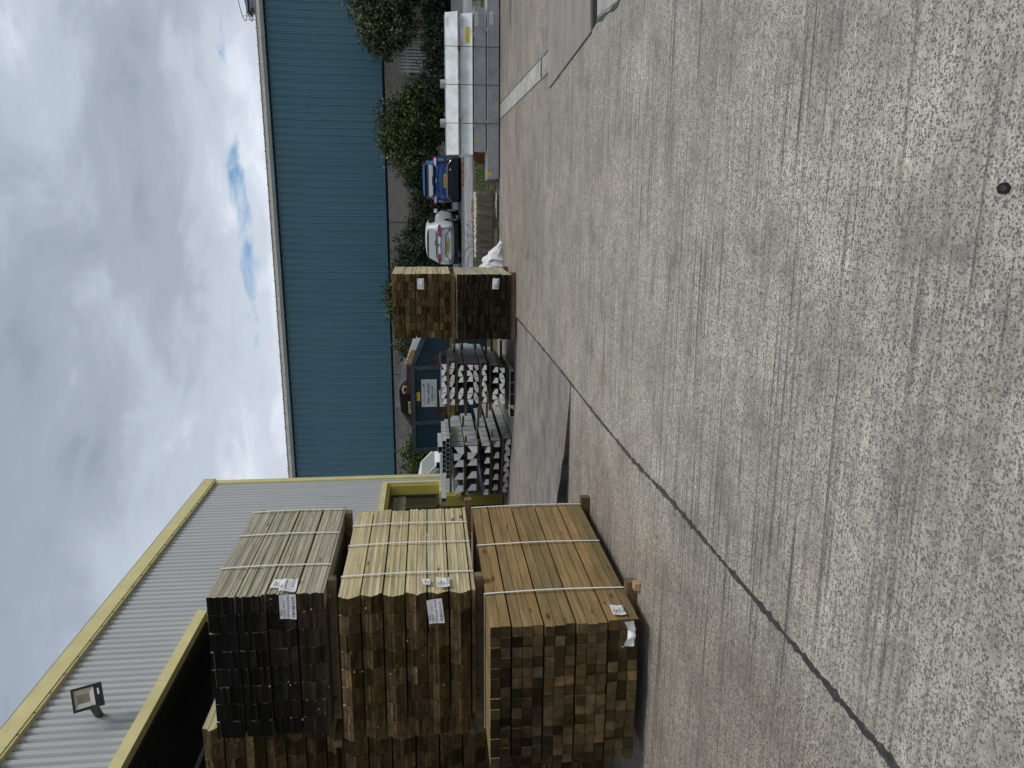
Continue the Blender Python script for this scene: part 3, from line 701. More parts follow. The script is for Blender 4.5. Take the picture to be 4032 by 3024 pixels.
m.hexa([g(-.10, -.10, -.16), g(.10, -.10, -.16), g(.10, .12, -.16), g(-.10, .12, -.16), g(-.165, -.19, 0), g(.165, -.19, 0), g(.165, .19, 0), g(-.165, .19, 0)]).build('housing', 'floodlight_case', fl)
fb('bezel', -.17, .17, -.195, -.085, .001, .03, 'floodlight_black'); fb('bezel', -.17, .17, .165, .195, .001, .03, 'floodlight_black')
fb('bezel', -.17, -.14, -.0845, .1645, .001, .03, 'floodlight_black'); fb('bezel', .14, .17, -.0845, .1645, .001, .03, 'floodlight_black')
m = MB(); o4 = [g(-.139, -.084, .018), g(.139, -.084, .018), g(.139, .164, .018), g(-.139, .164, .018)]; i4 = [g(-.06, -.03, -.0), g(.07, -.03, -.0), g(.07, .12, -.0), g(-.06, .12, -.0)]
for k in range(4): m.face([o4[k], o4[(k + 1) % 4], i4[(k + 1) % 4], i4[k]])
m.face(i4).build('reflector', 'reflector', fl)
fb('maker_plate', .0, .09, -.148, -.128, .0305, .032, 'paper')
MB().hexa([(-6.38, 9.16, 5.90), (-6.0, 8.80, 5.78), (-6.0, 8.87, 5.78), (-6.38, 9.23, 5.90), (-6.38, 9.16, 5.97), (-6.0, 8.80, 5.86), (-6.0, 8.87, 5.86), (-6.38, 9.23, 5.97)]).build('bracket', 'trim_black', fl)

# ------------------------------------------------------------------ timber packs
def board_mesh(name, wd, th, ln, d0, d1, side, end):
    """a plank lying along y; its near end is sheared by d0 (bottom) and d1 (top)"""
    m = MB(); x = wd / 2
    m.hexa([(-x, d0, 0), (x, d0, 0), (x, ln, 0), (-x, ln, 0), (-x, d1, th), (x, d1, th), (x, ln, th), (-x, ln, th)], 0, 1)
    return m.mesh(name, [side, end])
def band(parent, x0, x1, z0, z1, y, mat='strap_white', wdt=0.016, sag=0.012, hide_bottom=False):
    """plastic strap round a pack"""
    m = MB(); t = 0.003
    def strip(a, b, nrm, n=8, bow=0.0):
        a, b, nrm = V(a), V(b), V(nrm)
        for k in range(n):
            p, q_ = a.lerp(b, k / n), a.lerp(b, (k + 1) / n)
            p = p + nrm * bow * math.sin(PI * k / n); q_ = q_ + nrm * bow * math.sin(PI * (k + 1) / n)
            o = nrm * t; wv = V((0, wdt, 0)); sl = V((0, 0.03 * 1, 0))
            m.hexa([p, p + wv, q_ + wv, q_, p + o, p + wv + o, q_ + wv + o, q_ + o])
    e = 0.004
    strip((x1 + e, y, z1 + e), (x1 + e, y, z0 - e), (1, 0, 0), 8, sag)
    strip((x0 - e, y, z1 + e), (x1 + e, y, z1 + e), (0, 0, 1), 6, 0.0)
    strip((x0 - e, y, z0 - e), (x0 - e, y, z1 + e), (-1, 0, 0), 2, 0.0)
    return m.build('strap', mat, parent)
def axes_obj(name, data, parent, o, right, up):
    """an object whose local x, y are the given directions"""
    r = V(right).normalized(); u = V(up); u = (u - r * u.dot(r)).normalized(); n = r.cross(u)
    ob = put(name, data, parent)
    ob.matrix_local = Matrix(((r.x, u.x, n.x, o[0]), (r.y, u.y, n.y, o[1]), (r.z, u.z, n.z, o[2]), (0, 0, 0, 1)))
    return ob
def paper(parent, o, right, up, wd, ht, lines, bars=True, seed=1, curl=0.02):
    """a printed delivery label with a bar code, a little curled"""
    rg = random.Random(seed); ph = rg.uniform(0, 6)
    z = lambda u, v: curl * (0.5 * math.sin(u * 3.3 + ph) * (1 - v) + 0.25 * math.sin(v * 5 + ph)) + 0.012
    m = MB(); m.grid(lambda u, v: (u * wd, v * ht, z(u, v)), 8, 6); m.f = [f[:] for f in m.f]
    org = V((0, 0, 0)); p = parent
    while p is not None: org += V(p.location); p = p.parent
    lb = axes_obj('paper_label', m.mesh('paper_label', ['paper'], None, True), parent, V(o) - org, right, up)
    zz = curl * 0.55 + 0.015
    for s_, x, y, h in lines: text(s_, h, lb, (x * wd, y * ht, zz), 'ink')
    if bars:
        b = MB(); x = 0.08
        while x < 0.92:
            w_ = rg.choice((0.006, 0.012, 0.02)); 
            b.face([(x * wd, .07 * ht, zz), ((x + w_) * wd, .07 * ht, zz), ((x + w_) * wd, .25 * ht, zz), (x * wd, .25 * ht, zz)]); x += w_ + rg.choice((0.008, 0.014, 0.024))
        put('bar_code', b.mesh('bar_code', ['ink']), lb)
    return lb
def pack(name, label, group, x1, ncol, pitch, y0, ln, layers, z0, th, side, end, shade, wd=None, lay_gap=0.012, chev=0.0, jit=0.007, straps=(), bearers=(), colw=None, half=None, blk=4):
    """layers: boards per layer, from the bottom; shade(column share, layer share, rng) gives the darkness of an end"""
    rg = random.Random(hash(label) % 1000 if False else sum(map(ord, label)))
    x0 = x1 - ncol * pitch
    root = thing(name, label, 'timber pack', ((x0 + x1) / 2, y0 + ln / 2, z0 - (0.075 if bearers else 0)), group)
    base = V(root.location); wd = wd or pitch * 0.965
    cache = {}; blocks = {}
    z = z0; tot = len(layers)
    for li, nb in enumerate(layers):
        ldy = rg.uniform(-0.012, 0.012); ldx = rg.uniform(-0.006, 0.006)
        full = nb if half is None else max(nb, half)
        for b in range(nb):
            row = rg.uniform(-0.004, 0.004)
            bb = b if nb == full else b + (full - nb)
            t0, t1 = bb / full, (bb + 1) / full
            key = (round(t0, 3), round(t1, 3))
            for c in range(ncol):
                v = (key, rg.randrange(3))
                if v not in cache: cache[v] = board_mesh('board', wd, th * 0.945, ln - rg.choice((0, 0.006, 0.014)), chev * abs(2 * t0 - 1) , chev * abs(2 * t1 - 1), side, end)
                sh = shade((c + 0.5) / ncol, (li + b / nb) / tot, rg)
                bt = blocks.setdefault((li, c, int(t0 * 2 + 1e-6) if chev else b // blk), rg.choice((.5, .75, .9, 1.0, 1.15, 1.4))); sh = tuple(k * bt * w_ for k, w_ in zip(sh if isinstance(sh, tuple) else (sh,) * 3, (1, .5 + .5 * min(1, bt + .5), .3 + .7 * min(1.0, bt))))
                x = x0 + pitch * (c + 0.5) + ldx + row + rg.uniform(-0.002, 0.002)
                yy = y0 + ldy + rg.gauss(0, jit)
                o = put('board', cache[v], root, V((x, yy, z)) - base, None, None)
                inner = 0.3 if c < ncol - 1 and not (li == tot - 1 and b == nb - 1) else 1.0  # dims the sides of covered planks, painting shade into the gaps
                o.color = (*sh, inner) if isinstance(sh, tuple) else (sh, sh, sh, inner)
            z += th
        z += lay_gap
    z1 = z - lay_gap
    for sy in straps: band(root, x0 - 0.006, x1 + 0.008, z0, z1, sy)
    for by, bx, bh in bearers:
        MB().box(x0 - 0.03, x1 + bx, by - 0.04, by + 0.04, z0 - bh - 0.004, z0 - 0.004).build('bearer', 'wood_bearer', root, False, (1, 1, 1))
    return root, z1
# o.color tints the ends; its alpha paints shade onto the sides of covered planks.
def sh_black(c, l, g):                                   # tarred black towards the upper left, browner low down
    k = max(0.0, (1 - l) * 1.5 - 0.62 + (c - 0.5) * 0.5 + g.uniform(-.15, .15))
    return (1 + 6.5 * k, 1 + 4.6 * k, 1 + 2.6 * k)
def sh_block(c, l, g): return None
def sh_stain(c, l, g):                                   # posts: mould and wet on the upper left ends
    k = (l - 0.55) * 2.2 + (0.62 - c) * 1.1 + g.uniform(-.5, .5)
    f = 0.85 if k < 0.25 else g.choice((0.2, 0.3, 0.5))
    return (f, f, f)
flat = lambda c, l, g: g.uniform(0.92, 1.08)
endgrain('end_black', (0.003, 0.003, 0.003), (0.0058, 0.0055, 0.0055), (0.012, 0.011, 0.0105), False)
endgrain('end_dark', (0.014, 0.010, 0.006), (0.03, 0.021, 0.012), (0.062, 0.044, 0.025), False)
endgrain('end_mid', (0.036, 0.024, 0.011), (0.080, 0.055, 0.026), (0.160, 0.112, 0.056), False)

G1 = 'strapped packs of fence boards beside the shed'
top, zt = pack('timber_pack', 'weathered grey pack of boards with black ends, topmost of the front stack', G1, -2.975, 8, 0.158, 5.70, 1.80, (9, 9, 9, 9), 2.515, 0.0236, 'wood_weathered', 'end_black', sh_black,
     lay_gap=0.017, jit=0.006, straps=(7.40, 6.83, 6.17), bearers=((5.95, 0.0, 0.066), (7.35, 0.01, 0.066)))
mid, zm = pack('timber_pack', 'pale yellow pack of pointed boards in the middle of the front stack', G1, -2.995, 8, 0.1615, 5.63, 1.80, (1, 6, 6, 6, 6, 6, 6), 1.315, 0.0276, 'wood_pale', 'end_mid', flat,
     lay_gap=0.011, chev=0.050, jit=0.004, straps=(7.02, 6.57, 5.97), bearers=((5.90, 0.02, 0.072), (7.62, 0.02, 0.072)), half=6)
# square posts below
post, zp = pack('timber_pack', 'brown pack of square posts at the bottom of the front stack', G1, -3.045, 14, 0.0862, 5.17, 2.40, (3, 3, 3, 3, 2), 0.098, 0.0785, 'wood_post', 'end_post', sh_stain,
     wd=0.0835, blk=1, lay_gap=0.010, jit=0.010, straps=(7.50, 6.58, 5.66), bearers=((5.62, 0.10, 0.09), (7.50, 0.10, 0.09)))
MB().box(-2.98, -2.92, 5.50, 5.57, 0.004, 0.05).build('bearer', 'timber_fresh', post)
# packs behind and to the left
packA, _ = pack('timber_pack', 'tan pack of pointed boards half hidden behind the black ended pack', G1, -4.46, 6, 0.158, 6.12, 1.80, (3, 6, 6, 6, 6, 6, 6), 2.54, 0.0276, 'wood_pale', 'end_mid', flat, lay_gap=0.012, chev=0.05, jit=0.004, half=6, bearers=((6.4, 0, 0.07), (7.6, 0, 0.07)))
packB, _ = pack('timber_pack', 'dark tan pack of pointed boards behind the pale yellow pack', G1, -4.66, 6, 0.16, 6.10, 1.80, (6, 6, 6, 6, 6, 6), 1.20, 0.0335, 'wood_pale', 'end_mid', flat, lay_gap=0.012, chev=0.05, jit=0.004, half=6, bearers=((6.4, 0, 0.07), (7.6, 0, 0.07)))
packC, _ = pack('timber_pack', 'low pack of thin boards on a pale bearer behind the square posts', G1, -4.86, 7, 0.15, 6.10, 1.80, (8, 8, 8, 8, 8), 0.09, 0.024, 'wood_pale', 'end_mid', flat, lay_gap=0.013, jit=0.007, bearers=((6.16, 0.02, 0.085), (7.6, 0.02, 0.085)))
MB().box(-4.62, -4.55, 6.0, 7.95, 2.47, 2.535).box(-4.8, -4.0, 6.3, 6.38, 1.14, 1.195).build('bearer', 'wood_bearer', packA)

# printed labels on the near packs
YF = 5.685
paper(top, (-3.165, YF - 0.012, 2.725), (1, 0, -0.0), (0.06, 0, 1), 0.205, 0.128, (('Balcas', .16, .86, .02), ('150x22', .06, .64, .026), ('208 PCS', .50, .66, .018), ('1800', .05, .42, .024), ('EM000022967', .30, .38, .026)), True, 3)
paper(top, (-2.962, 5.715, 2.735), (0, 1, 0.03), (0, -.03, 1), 0.19, 0.13, (('Balcas', .1, .8, .02), ('150x22', .1, .55, .026), ('208 PCS', .5, .55, .02)), True, 5, 0.03)
paper(top, (-2.962, 5.77, 2.87), (0, 1, -0.1), (0, .1, 1), 0.13, 0.075, (('150x22 SAWN', .1, .6, .014), ('TREATED', .1, .3, .014)), False, 6, 0.01)
paper(mid, (-3.205, 5.575, 1.565), (1, 0, 0.10), (-0.08, 0, 1), 0.205, 0.122, (('Balcas', .16, .86, .02), ('150x22', .06, .64, .026), ('260 PCS', .52, .66, .016), ('1650', .05, .42, .024), ('EA0001ZN160', .30, .38, .024)), True, 8)
paper(mid, (-2.982, 5.70, 1.515), (0, 1, 0.04), (0, -.04, 1), 0.165, 0.105, (('Balcas', .1, .82, .016), ('150x22', .1, .58, .022), ('1650', .1, .36, .02)), True, 9, 0.02)
paper(mid, (-2.982, 5.755, 1.672), (0, 1, 0.1), (0, -.1, 1), 0.095, 0.058, (('TREATED', .1, .55, .012), ('22 mm', .1, .2, .012)), False, 10, 0.01)
paper(post, (-3.030, 5.215, 0.185), (0, 1, -0.03), (0, .16, 1), 0.150, 0.105, (('75x75', .1, .8, .018), ('2400', .1, .58, .018), ('EP0004417', .1, .36, .018)), True, 12, 0.02)
m = MB(); rg = random.Random(4)
m.grid(lambda u, v: (-3.245 + 0.225 * u, 5.135 + 0.022 * math.sin(u * 9 + v * 3) * v - 0.012 * math.sin(u * 21), 0.155 + 0.075 * v * (0.55 + 0.45 * abs(2 * u - 1)) + 0.02 * (1 - u) * (v - .5) - 0.018 * math.sin(u * 3)), 14, 4)
tag(m.build('tissue_strip', 'tissue', post, True), label='torn strip of white paper hanging from the post ends')
paper(packA, (-5.13, 6.07, 2.895), (1, -0.0, 0.12), (-0.10, 0, 1), 0.20, 0.125, (('Balcas', .1, .84, .02), ('150x22', .06, .62, .026), ('1800', .05, .42, .022), ('EM000022', .3, .4, .022)), True, 14)
paper(packB, (-5.13, 6.045, 1.545), (1, -0.0, 0.16), (-0.12, 0, 1), 0.20, 0.13, (('Balcas', .1, .84, .02), ('150x22', .06, .62, .026), ('1650', .05, .42, .022), ('EA000102', .3, .4, .022)), True, 15)
# stray splinters stuck to the ends
mb = MB(); rg = random.Random(2)
for k in range(22):
    x = rg.uniform(-4.2, -3.0); z = rg.uniform(1.35, 3.0); s_ = rg.uniform(.004, .012); y = 5.615 if z < 2.45 else 5.68
    mb.hexa([(x, y, z), (x + s_, y, z + .003), (x + s_, y + .01, z), (x, y + .01, z), (x + .004, y, z + s_ * 1.3), (x + s_, y, z + s_), (x + s_, y + .01, z + s_), (x, y + .01, z + s_)])
tag(mb.build('splinter', 'timber_fresh', mid), kind='stuff')

# the pair of packs in mid yard
G2 = 'pair of packs in the middle of the yard'
cu, _ = pack('timber_pack', 'brown ended pack of boards on top of the mid yard stack', G2, -1.195, 8, 0.152, 14.5, 1.80, (7, 7, 7, 7, 7), 1.235, 0.0295, 'wood_pale', 'end_board', flat, lay_gap=0.012, chev=0.02, jit=0.007, bearers=((14.62, 0.0, 0.085), (16.1, 0.0, 0.085)))
cl, _ = pack('timber_pack', 'dark ended pack of boards at the bottom of the mid yard stack', G2, -1.20, 8, 0.154, 14.42, 1.80, (7, 7, 7, 7, 7), 0.10, 0.028, 'wood_weathered', 'end_dark', flat, lay_gap=0.010, chev=0.0, jit=0.012, bearers=((14.48, 0.03, 0.09), (16.0, 0.03, 0.09)))
paper(cu, (-1.475, 14.47, 1.725), (1, 0, 0.0), (0, 0, 1), 0.20, 0.125, (('150x22', .06, .62, .026), ('EM00002', .1, .38, .022)), True, 21)
paper(cl, (-1.475, 14.385, 0.335), (1, 0, -0.06), (0.05, 0, 1), 0.20, 0.125, (('150x22', .06, .62, .026), ('EM00004', .1, .38, .022)), True, 22)

# ------------------------------------------------------------------ steel lintels
def lintel_mesh(w_, h, ln, kind):
    pr = {'up': [(0, 0), (w_, 0), (w_, h), (0, h * 0.50)], 'down': [(0, h * 0.50), (w_, 0), (w_, h), (0, h)],
          'upm': [(0, 0), (w_, 0), (w_, h * 0.50), (0, h)], 'downm': [(0, 0), (w_, h * 0.50), (w_, h), (0, h)],
          'hat': [(0, 0), (w_, 0), (w_ * 0.86, h), (w_ * 0.02, h * 0.62)]}[kind]
    m = MB(); m.prism(pr, 0, ln, 'y')
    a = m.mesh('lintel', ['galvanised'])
    f = MB(); cx = sum(p[0] for p in pr) / 4; cz = sum(p[1] for p in pr) / 4
    f.prism([(cx + (p[0] - cx) * 0.965, cz + (p[1] - cz) * 0.965) for p in pr], -0.006, 0.02, 'y')
    return a, f
def flange(parent, x, z0, z1, y0, ln, mat='galvanised_pale'):
    """outer toe of a lintel, its edge pierced like a saw"""
    m = MB(); n = int(ln / 0.06)
    for k in range(n):
        a = y0 + ln * k / n; b = a + ln / n
        m.box(x, x + 0.003, a, b, z0, z1 - 0.008); m.box(x, x + 0.003, a + 0.01, a + 0.04, z1 - 0.0079, z1)
    return m.build('lintel_toe', mat, parent)
def lintel_row(root, x_r, x_l, zb, h, y_fn, ln, seq, foam, cache):
    n = len(seq); p = (x_r - x_l) / n
    for k, kind in enumerate(seq):
        if kind is None: continue
        key = (round(p, 3), round(h, 3), round(ln, 2), kind, foam)
        if key not in cache:
            a, f = lintel_mesh(p * 0.95, h, ln, kind); cache[key] = (a, f.mesh('foam_core', [foam]))
        x = x_r - p * (k + 1); y0 = y_fn(x)
        lt = put('lintel', cache[key][0], root, V((x + rnd(-.003, .003), y0 + rnd(-.012, .012), zb + rnd(0, .004))) - V(root.location))
        put('foam_core', cache[key][1], lt)
cache = {}
lb = thing('lintel_stack', 'tall stack of galvanised lintels with white foam ends before the blue skip', 'lintel stack', (-3.35, 15.6, 0), 'stacks of steel lintels in the yard')
yb = lambda x: 14.65
UD = ['up', 'down'] ; DU = ['down', 'up']
rows = ((0.185, 0.105, -3.03, -3.76, ['up', 'downm', 'up', 'down', 'up', 'downm', 'up'], 'foam_white', 2.0),
        (0.315, 0.112, -3.01, -3.78, ['upm', None, 'upm', None, 'upm', 'downm', 'upm'], 'foam_white', 2.1),
        (0.540, 0.092, -2.96, -3.72, ['upm', 'downm', 'upm', 'downm', 'upm', 'downm', 'upm'], 'foam_white', 2.2),
        (0.700, 0.098, -2.96, -3.74, ['up', 'downm', 'up', 'downm', 'up', 'downm', 'up'], 'foam_grey', 2.2),
        (0.808, 0.115, -2.955, -3.76, ['up', 'downm', 'upm', None, 'upm', 'down', 'hat'], 'foam_white', 2.3),
        (0.995, 0.100, -2.965, -3.76, ['upm', 'downm', 'upm', None, 'upm', 'down', 'upm'], 'foam_white', 2.3),
        (1.165, 0.100, -2.908, -3.76, ['upm', 'down', 'upm', 'down', 'upm', 'down', 'upm'], 'foam_white', 1.4),
        (1.320, 0.100, -2.935, -3.74, ['up', 'down', 'upm', 'downm', 'upm', 'down', 'upm'], 'foam_white', 1.4))
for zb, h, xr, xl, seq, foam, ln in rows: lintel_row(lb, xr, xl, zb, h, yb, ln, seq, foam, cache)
for zb, h, xr, xl, seq, foam, ln in rows[1:7]: flange(lb, xr + 0.012, zb - 0.01, zb + h + 0.045, 14.75, ln - 0.05)
flange(lb, -3.79, 1.32, 1.46, 14.66, 1.4); flange(lb, -2.99, 1.31, 1.45, 15.0, 1.05)
for k in range(4):                                         # open box sections at the bottom
    x = -3.085 - 0.232 * (k + 1); m = MB()
    m.prism([(x, 0.0), (x + 0.228, 0.0), (x + 0.228, 0.088), (x, 0.088)], 14.62, 16.6, 'y', 0, 1); m.box(x + 0.004, x + 0.224, 14.612, 14.621, 0.004, 0.084, 1)
    m.box(x, x + 0.003, 14.60, 14.62, 0, .088).box(x + .225, x + 0.228, 14.60, 14.62, 0, .088).box(x + .0031, x + 0.2249, 14.60, 14.62, 0.085, .088).box(x + .0031, x + 0.2249, 14.60, 14.62, 0.0, .003)
    m.build('box_lintel', ['galvanised_pale', 'black_void'], lb)
for (z, y, xa, xb) in ((0.092, 14.95, -3.95, -2.86), (0.092, 16.2, -3.8, -2.75), (0.285, 15.0, -3.9, -2.93), (0.285, 16.3, -3.8, -2.7), (0.43, 14.90, -3.95, -2.90), (0.43, 16.0, -3.7, -2.6), (0.635, 14.72, -4.05, -2.84), (0.635, 16.3, -3.8, -2.62),
                       (0.795, 15.1, -3.9, -3.0), (0.925, 14.78, -4.02, -2.86), (0.925, 16.2, -3.8, -2.7), (1.10, 14.73, -3.92, -2.70), (1.10, 15.9, -3.8, -2.66), (1.268, 14.62, -3.95, -2.78), (1.268, 15.9, -3.8, -2.58)):
    MB().box(xa, xb, y, y + 0.055, z + 0.001, z + 0.048).build('bearer', 'wood_bearer', lb, False, (1.3, 1.25, 1.2))
for y in (15.0, 15.3): band(lb, -3.80, -2.93, 1.30, 1.43, y, 'strap_black', 0.012, 0.02)
m = MB(); m.hexa([(-3.86, 14.55, 0.005), (-3.80, 14.55, 0.005), (-3.72, 14.9, 0.005), (-3.80, 14.9, 0.005), (-3.86, 14.55, 0.012), (-3.80, 14.55, 0.115), (-3.72, 14.9, 0.115), (-3.80, 14.9, 0.012)])
m.build('chock', 'timber_fresh', lb)

la = thing('lintel_stack', 'banded stack of long galvanised lintels and box sections beside the shed corner', 'lintel stack', (-5.3, 16.2, 0), 'stacks of steel lintels in the yard')
ya = lambda x: 15.13 + (-4.62 - x) * 0.43
rowsA = ((0.0, 0.115, -4.64, -6.02, ['upm', 'downm', 'upm', 'downm', 'upm', 'downm', 'upm', 'downm', 'upm', 'downm'], 'foam_grey', 3.2),
         (0.222, 0.125, -4.69, -6.10, ['upm', None, 'upm', None, 'upm', None, 'upm', None, 'upm', None], 'foam_grey', 3.2),
         (0.42, 0.120, -4.82, -6.22, ['upm', None, 'upm', None, 'upm', None, 'upm', None, 'upm', None], 'foam_white', 3.2),
         (0.685, 0.21, -4.785, -5.95, ['up', 'down', 'upm', None, 'upm', None, 'upm'], 'foam_white', 2.6),
         (0.965, 0.21, -4.81, -5.97, ['up', 'down', 'upm', None, 'upm', None, 'upm'], 'foam_white', 2.3))
for zb, h, xr, xl, seq, foam, ln in rowsA: lintel_row(la, xr, xl, zb, h, ya, ln, seq, foam, cache)
for zb, h, xr, xl, seq, foam, ln in rowsA: flange(la, xr + 0.012, zb, zb + h + 0.055, ya(xr) + 0.05, ln - 0.1)
# slanting steel webs seen through the gaps of the wide rows
for zb, h, xr, xl, seq, foam, ln in rowsA[2:]:
    m = MB(); m.box(xl + 0.03, xr, ya(xl) + 0.45, ya(xl) + 2.0, zb + 0.004, zb + h * 0.9); m.build('lintel_web', 'galvanised_pale', la)
def boxes(xr, n, pw, z, h, ln, yoff=0.0):
    for k in range(n):
        x = xr - pw * (k + 1); y = ya(x) + yoff; m = MB(); t = 0.004
        m.box(x, x + t, y, y + ln, z, z + h).box(x + pw - t - .001, x + pw - .001, y, y + ln, z, z + h).box(x + t, x + pw - t - .001, y, y + ln, z + h - t, z + h).box(x + t, x + pw - t - .001, y, y + ln, z, z + t)
        m.box(x + t, x + pw - t - .001, y + 0.25, y + 0.26, z + t, z + h - t, 1)
        m.build('box_lintel', ['galvanised_pale', 'black_void'], la)
boxes(-4.60, 9, 0.112, 1.262, 0.075, 1.5); boxes(-4.66, 7, 0.115, 1.339, 0.075, 1.5, 0.02); boxes(-4.80, 1, 0.14, 1.416, 0.085, 1.0)
m = MB(); a, b = V((-5.72, 15.45, 1.335)), V((-5.60, 16.9, 1.345))
def hollow(m, a, b, w_, h, t=0.004):
    d = (b - a).normalized(); s_ = d.cross(V((0, 0, 1))).normalized(); u = V((0, 0, 1))
    for (p, q, r, s2) in ((-w_ / 2, -w_ / 2 + t, 0, h), (w_ / 2 - t, w_ / 2, 0, h), (-w_ / 2 + t, w_ / 2 - t, h - t, h), (-w_ / 2 + t, w_ / 2 - t, 0, t)):
        m.hexa([a + s_ * p + u * r, a + s_ * q + u * r, b + s_ * q + u * r, b + s_ * p + u * r, a + s_ * p + u * s2, a + s_ * q + u * s2, b + s_ * q + u * s2, b + s_ * p + u * s2])
    return m
hollow(m, V((-6.02, 15.35, 1.345)), V((-5.70, 17.4, 1.35)), 0.12, 0.10); o = m.build('box_lintel', 'galvanised_pale', la)
tag(o, label='single long box section sticking out at the left')
for (z, y, xa, xb) in ((1.215, 15.35, -6.0, -4.52), (1.215, 16.4, -5.7, -4.4), (0.90, 15.45, -6.0, -4.62), (0.90, 16.6, -5.8, -4.5), (0.64, 15.5, -6.0, -4.72), (0.345, 15.5, -6.1, -4.55), (0.12, 15.4, -6.1, -4.60), (0.56, 16.6, -5.8, -4.3), (0.345, 16.9, -5.8, -4.2)):
    MB().hexa([(xa, y + (-4.6 - xa) * 0.3, z), (xb, y - 0.1, z), (xb, y - 0.04, z), (xa, y + (-4.6 - xa) * 0.3 + 0.06, z), (xa, y + (-4.6 - xa) * 0.3, z + 0.046), (xb, y - 0.1, z + 0.046), (xb, y - 0.04, z + 0.046), (xa, y + (-4.6 - xa) * 0.3 + 0.06, z + 0.046)]).build('bearer', 'wood_bearer', la, False, (1.3, 1.25, 1.2))
for zb, h, xr, n in ((0.965, 0.21, -4.81, 5), (0.685, 0.21, -4.785, 5), (0.42, 0.12, -4.82, 5), (0.222, .125, -4.69, 5), (0, .115, -4.64, 4)):
    for k in range(n): band(la, xr - 1.1, xr + 0.016, zb, zb + h + 0.004, 15.55 + k * 0.38, 'strap_black', 0.012, 0.006)
for k in range(4): band(la, -5.6, -4.598, 1.26, 1.42, 15.35 + k * 0.3, 'strap_black', 0.008, 0.01)
m = MB(); m.hexa([(-4.79, 16.2, 1.06), (-4.787, 16.2, 1.06), (-4.787, 16.42, 1.06), (-4.79, 16.42, 1.06), (-4.79, 16.2, 1.15), (-4.787, 16.2, 1.15), (-4.787, 16.42, 1.15), (-4.79, 16.42, 1.15)]).build('sticker', 'sticker_yellow', la)

# long pale lintels laid along the back of the yard
bs = thing('beam_stack', 'strapped stack of four layers of long pale steel lintels on the right', 'lintel stack', (2.8, 18.0, 0))
def beam(x0, x1, z0, z1, yb_, yt_, mat, lip):
    m = MB(); d = 0.26
    m.hexa([(x0, yb_, z0), (x1, yb_, z0), (x1, yb_ + d, z0), (x0, yb_ + d, z0), (x0, yt_, z1), (x1, yt_, z1), (x1, yt_ + d * 0.7, z1), (x0, yt_ + d * 0.7, z1)])
    b = m.build('beam', mat, bs)
    m = MB()
    if lip == 'low': m.box(x0 - .005, x1 + 0.03, yb_ - 0.022, yb_ + d, z0 - 0.012, z0 - 0.001).box(x0, x1, yt_ - 0.004, yt_ + 0.02, z1 + 0.001, z1 + 0.009)
    else: m.box(x0 - .005, x1 + 0.02, yt_ - 0.02, yt_ + d, z1 + 0.001, z1 + 0.010).box(x0, x1, yb_ - 0.004, yb_ + 0.03, z0 - 0.009, z0 - 0.001)
    o = put('beam_flange', m.mesh('beam_flange', ['galvanised_pale'], bs.location), b)
    return b
for k in range(2):
    dy = k * 0.36; e = 0.02 * k
    beam(1.165 + e, 4.10 + e, 0.930, 1.190, 17.80 + dy, 17.93 + dy, 'beam_pale', 'low')
    beam(1.170 - e, 4.08 + e, 0.615, 0.862, 17.80 + dy, 17.93 + dy, 'beam_pale', 'low')
    beam(1.235 + e, 4.20 - e, 0.325, 0.565, 17.88 + dy, 17.80 + dy, 'beam_shaded', 'up')
    beam(0.645 - e, 4.85 + e, 0.040, 0.280, 17.86 + dy, 17.80 + dy, 'beam_shaded', 'up')
for z, xs in ((0.867, (1.92, 3.42)), (0.572, (1.75, 3.62)), (0.291, (1.83, 3.72))):
    for x in xs: MB().box(x, x + 0.07, 17.79, 18.5, z, z + 0.044).build('bearer', 'timber_fresh', bs)
for x in (1.2, 2.8, 4.3): MB().box(x, x + 0.09, 17.95, 18.5, 0.0, 0.03).build('bearer', 'wood_bearer', bs)
for x, s_ in ((1.815, 0), (2.615, 0.0), (3.39, 0.0)):
    m = MB(); m.box(x, x + 0.012, 17.770, 17.776, 0.02, 1.20).box(x, x + 0.012, 17.776, 18.6, 1.203, 1.207); m.build('strap', 'strap_black', bs)
def sticker(x0, x1, z0, z1, yb_, yt_, zb, zt, mat, lines=2, pm='sticker_print'):
    f = lambda z: yb_ + (yt_ - yb_) * (z - zb) / (zt - zb) - 0.004
    m = MB(); m.hexa([(x0, f(z0), z0), (x1, f(z0), z0), (x1, f(z0) + .003, z0), (x0, f(z0) + .003, z0), (x0, f(z1), z1), (x1, f(z1), z1), (x1, f(z1) + .003, z1), (x0, f(z1) + .003, z1)])
    s_ = m.build('sticker', mat, bs); m = MB(); rg = random.Random(int(x0 * 100))
    for k in range(lines):
        z = z1 - (z1 - z0) * (k + 1) / (lines + 1); h = (z1 - z0) * 0.07; a = x0 + (x1 - x0) * 0.1; b = x1 - (x1 - x0) * rg.uniform(.1, .3)
        m.face([(a, f(z) - .001, z), (b, f(z) - .001, z), (b, f(z + h) - .001, z + h), (a, f(z + h) - .001, z + h)])
    put('print', m.mesh('print', [pm], bs.location), s_)
sticker(3.48, 3.80, 0.66, 0.745, 17.80, 17.93, .615, .862, 'sticker_yellow')
sticker(1.42, 1.50, 0.47, 0.535, 17.88, 17.80, .325, .565, 'sticker_yellow', 1); sticker(0.70, 0.79, 0.19, 0.265, 17.86, 17.80, .04, .28, 'sticker_yellow', 2)
sticker(3.82, 4.10, 0.49, 0.555, 17.88, 17.80, .325, .565, 'paper', 3, 'ink_pale'); sticker(3.86, 4.12, 0.16, 0.24, 17.86, 17.80, .04, .28, 'paper', 3, 'ink_pale')
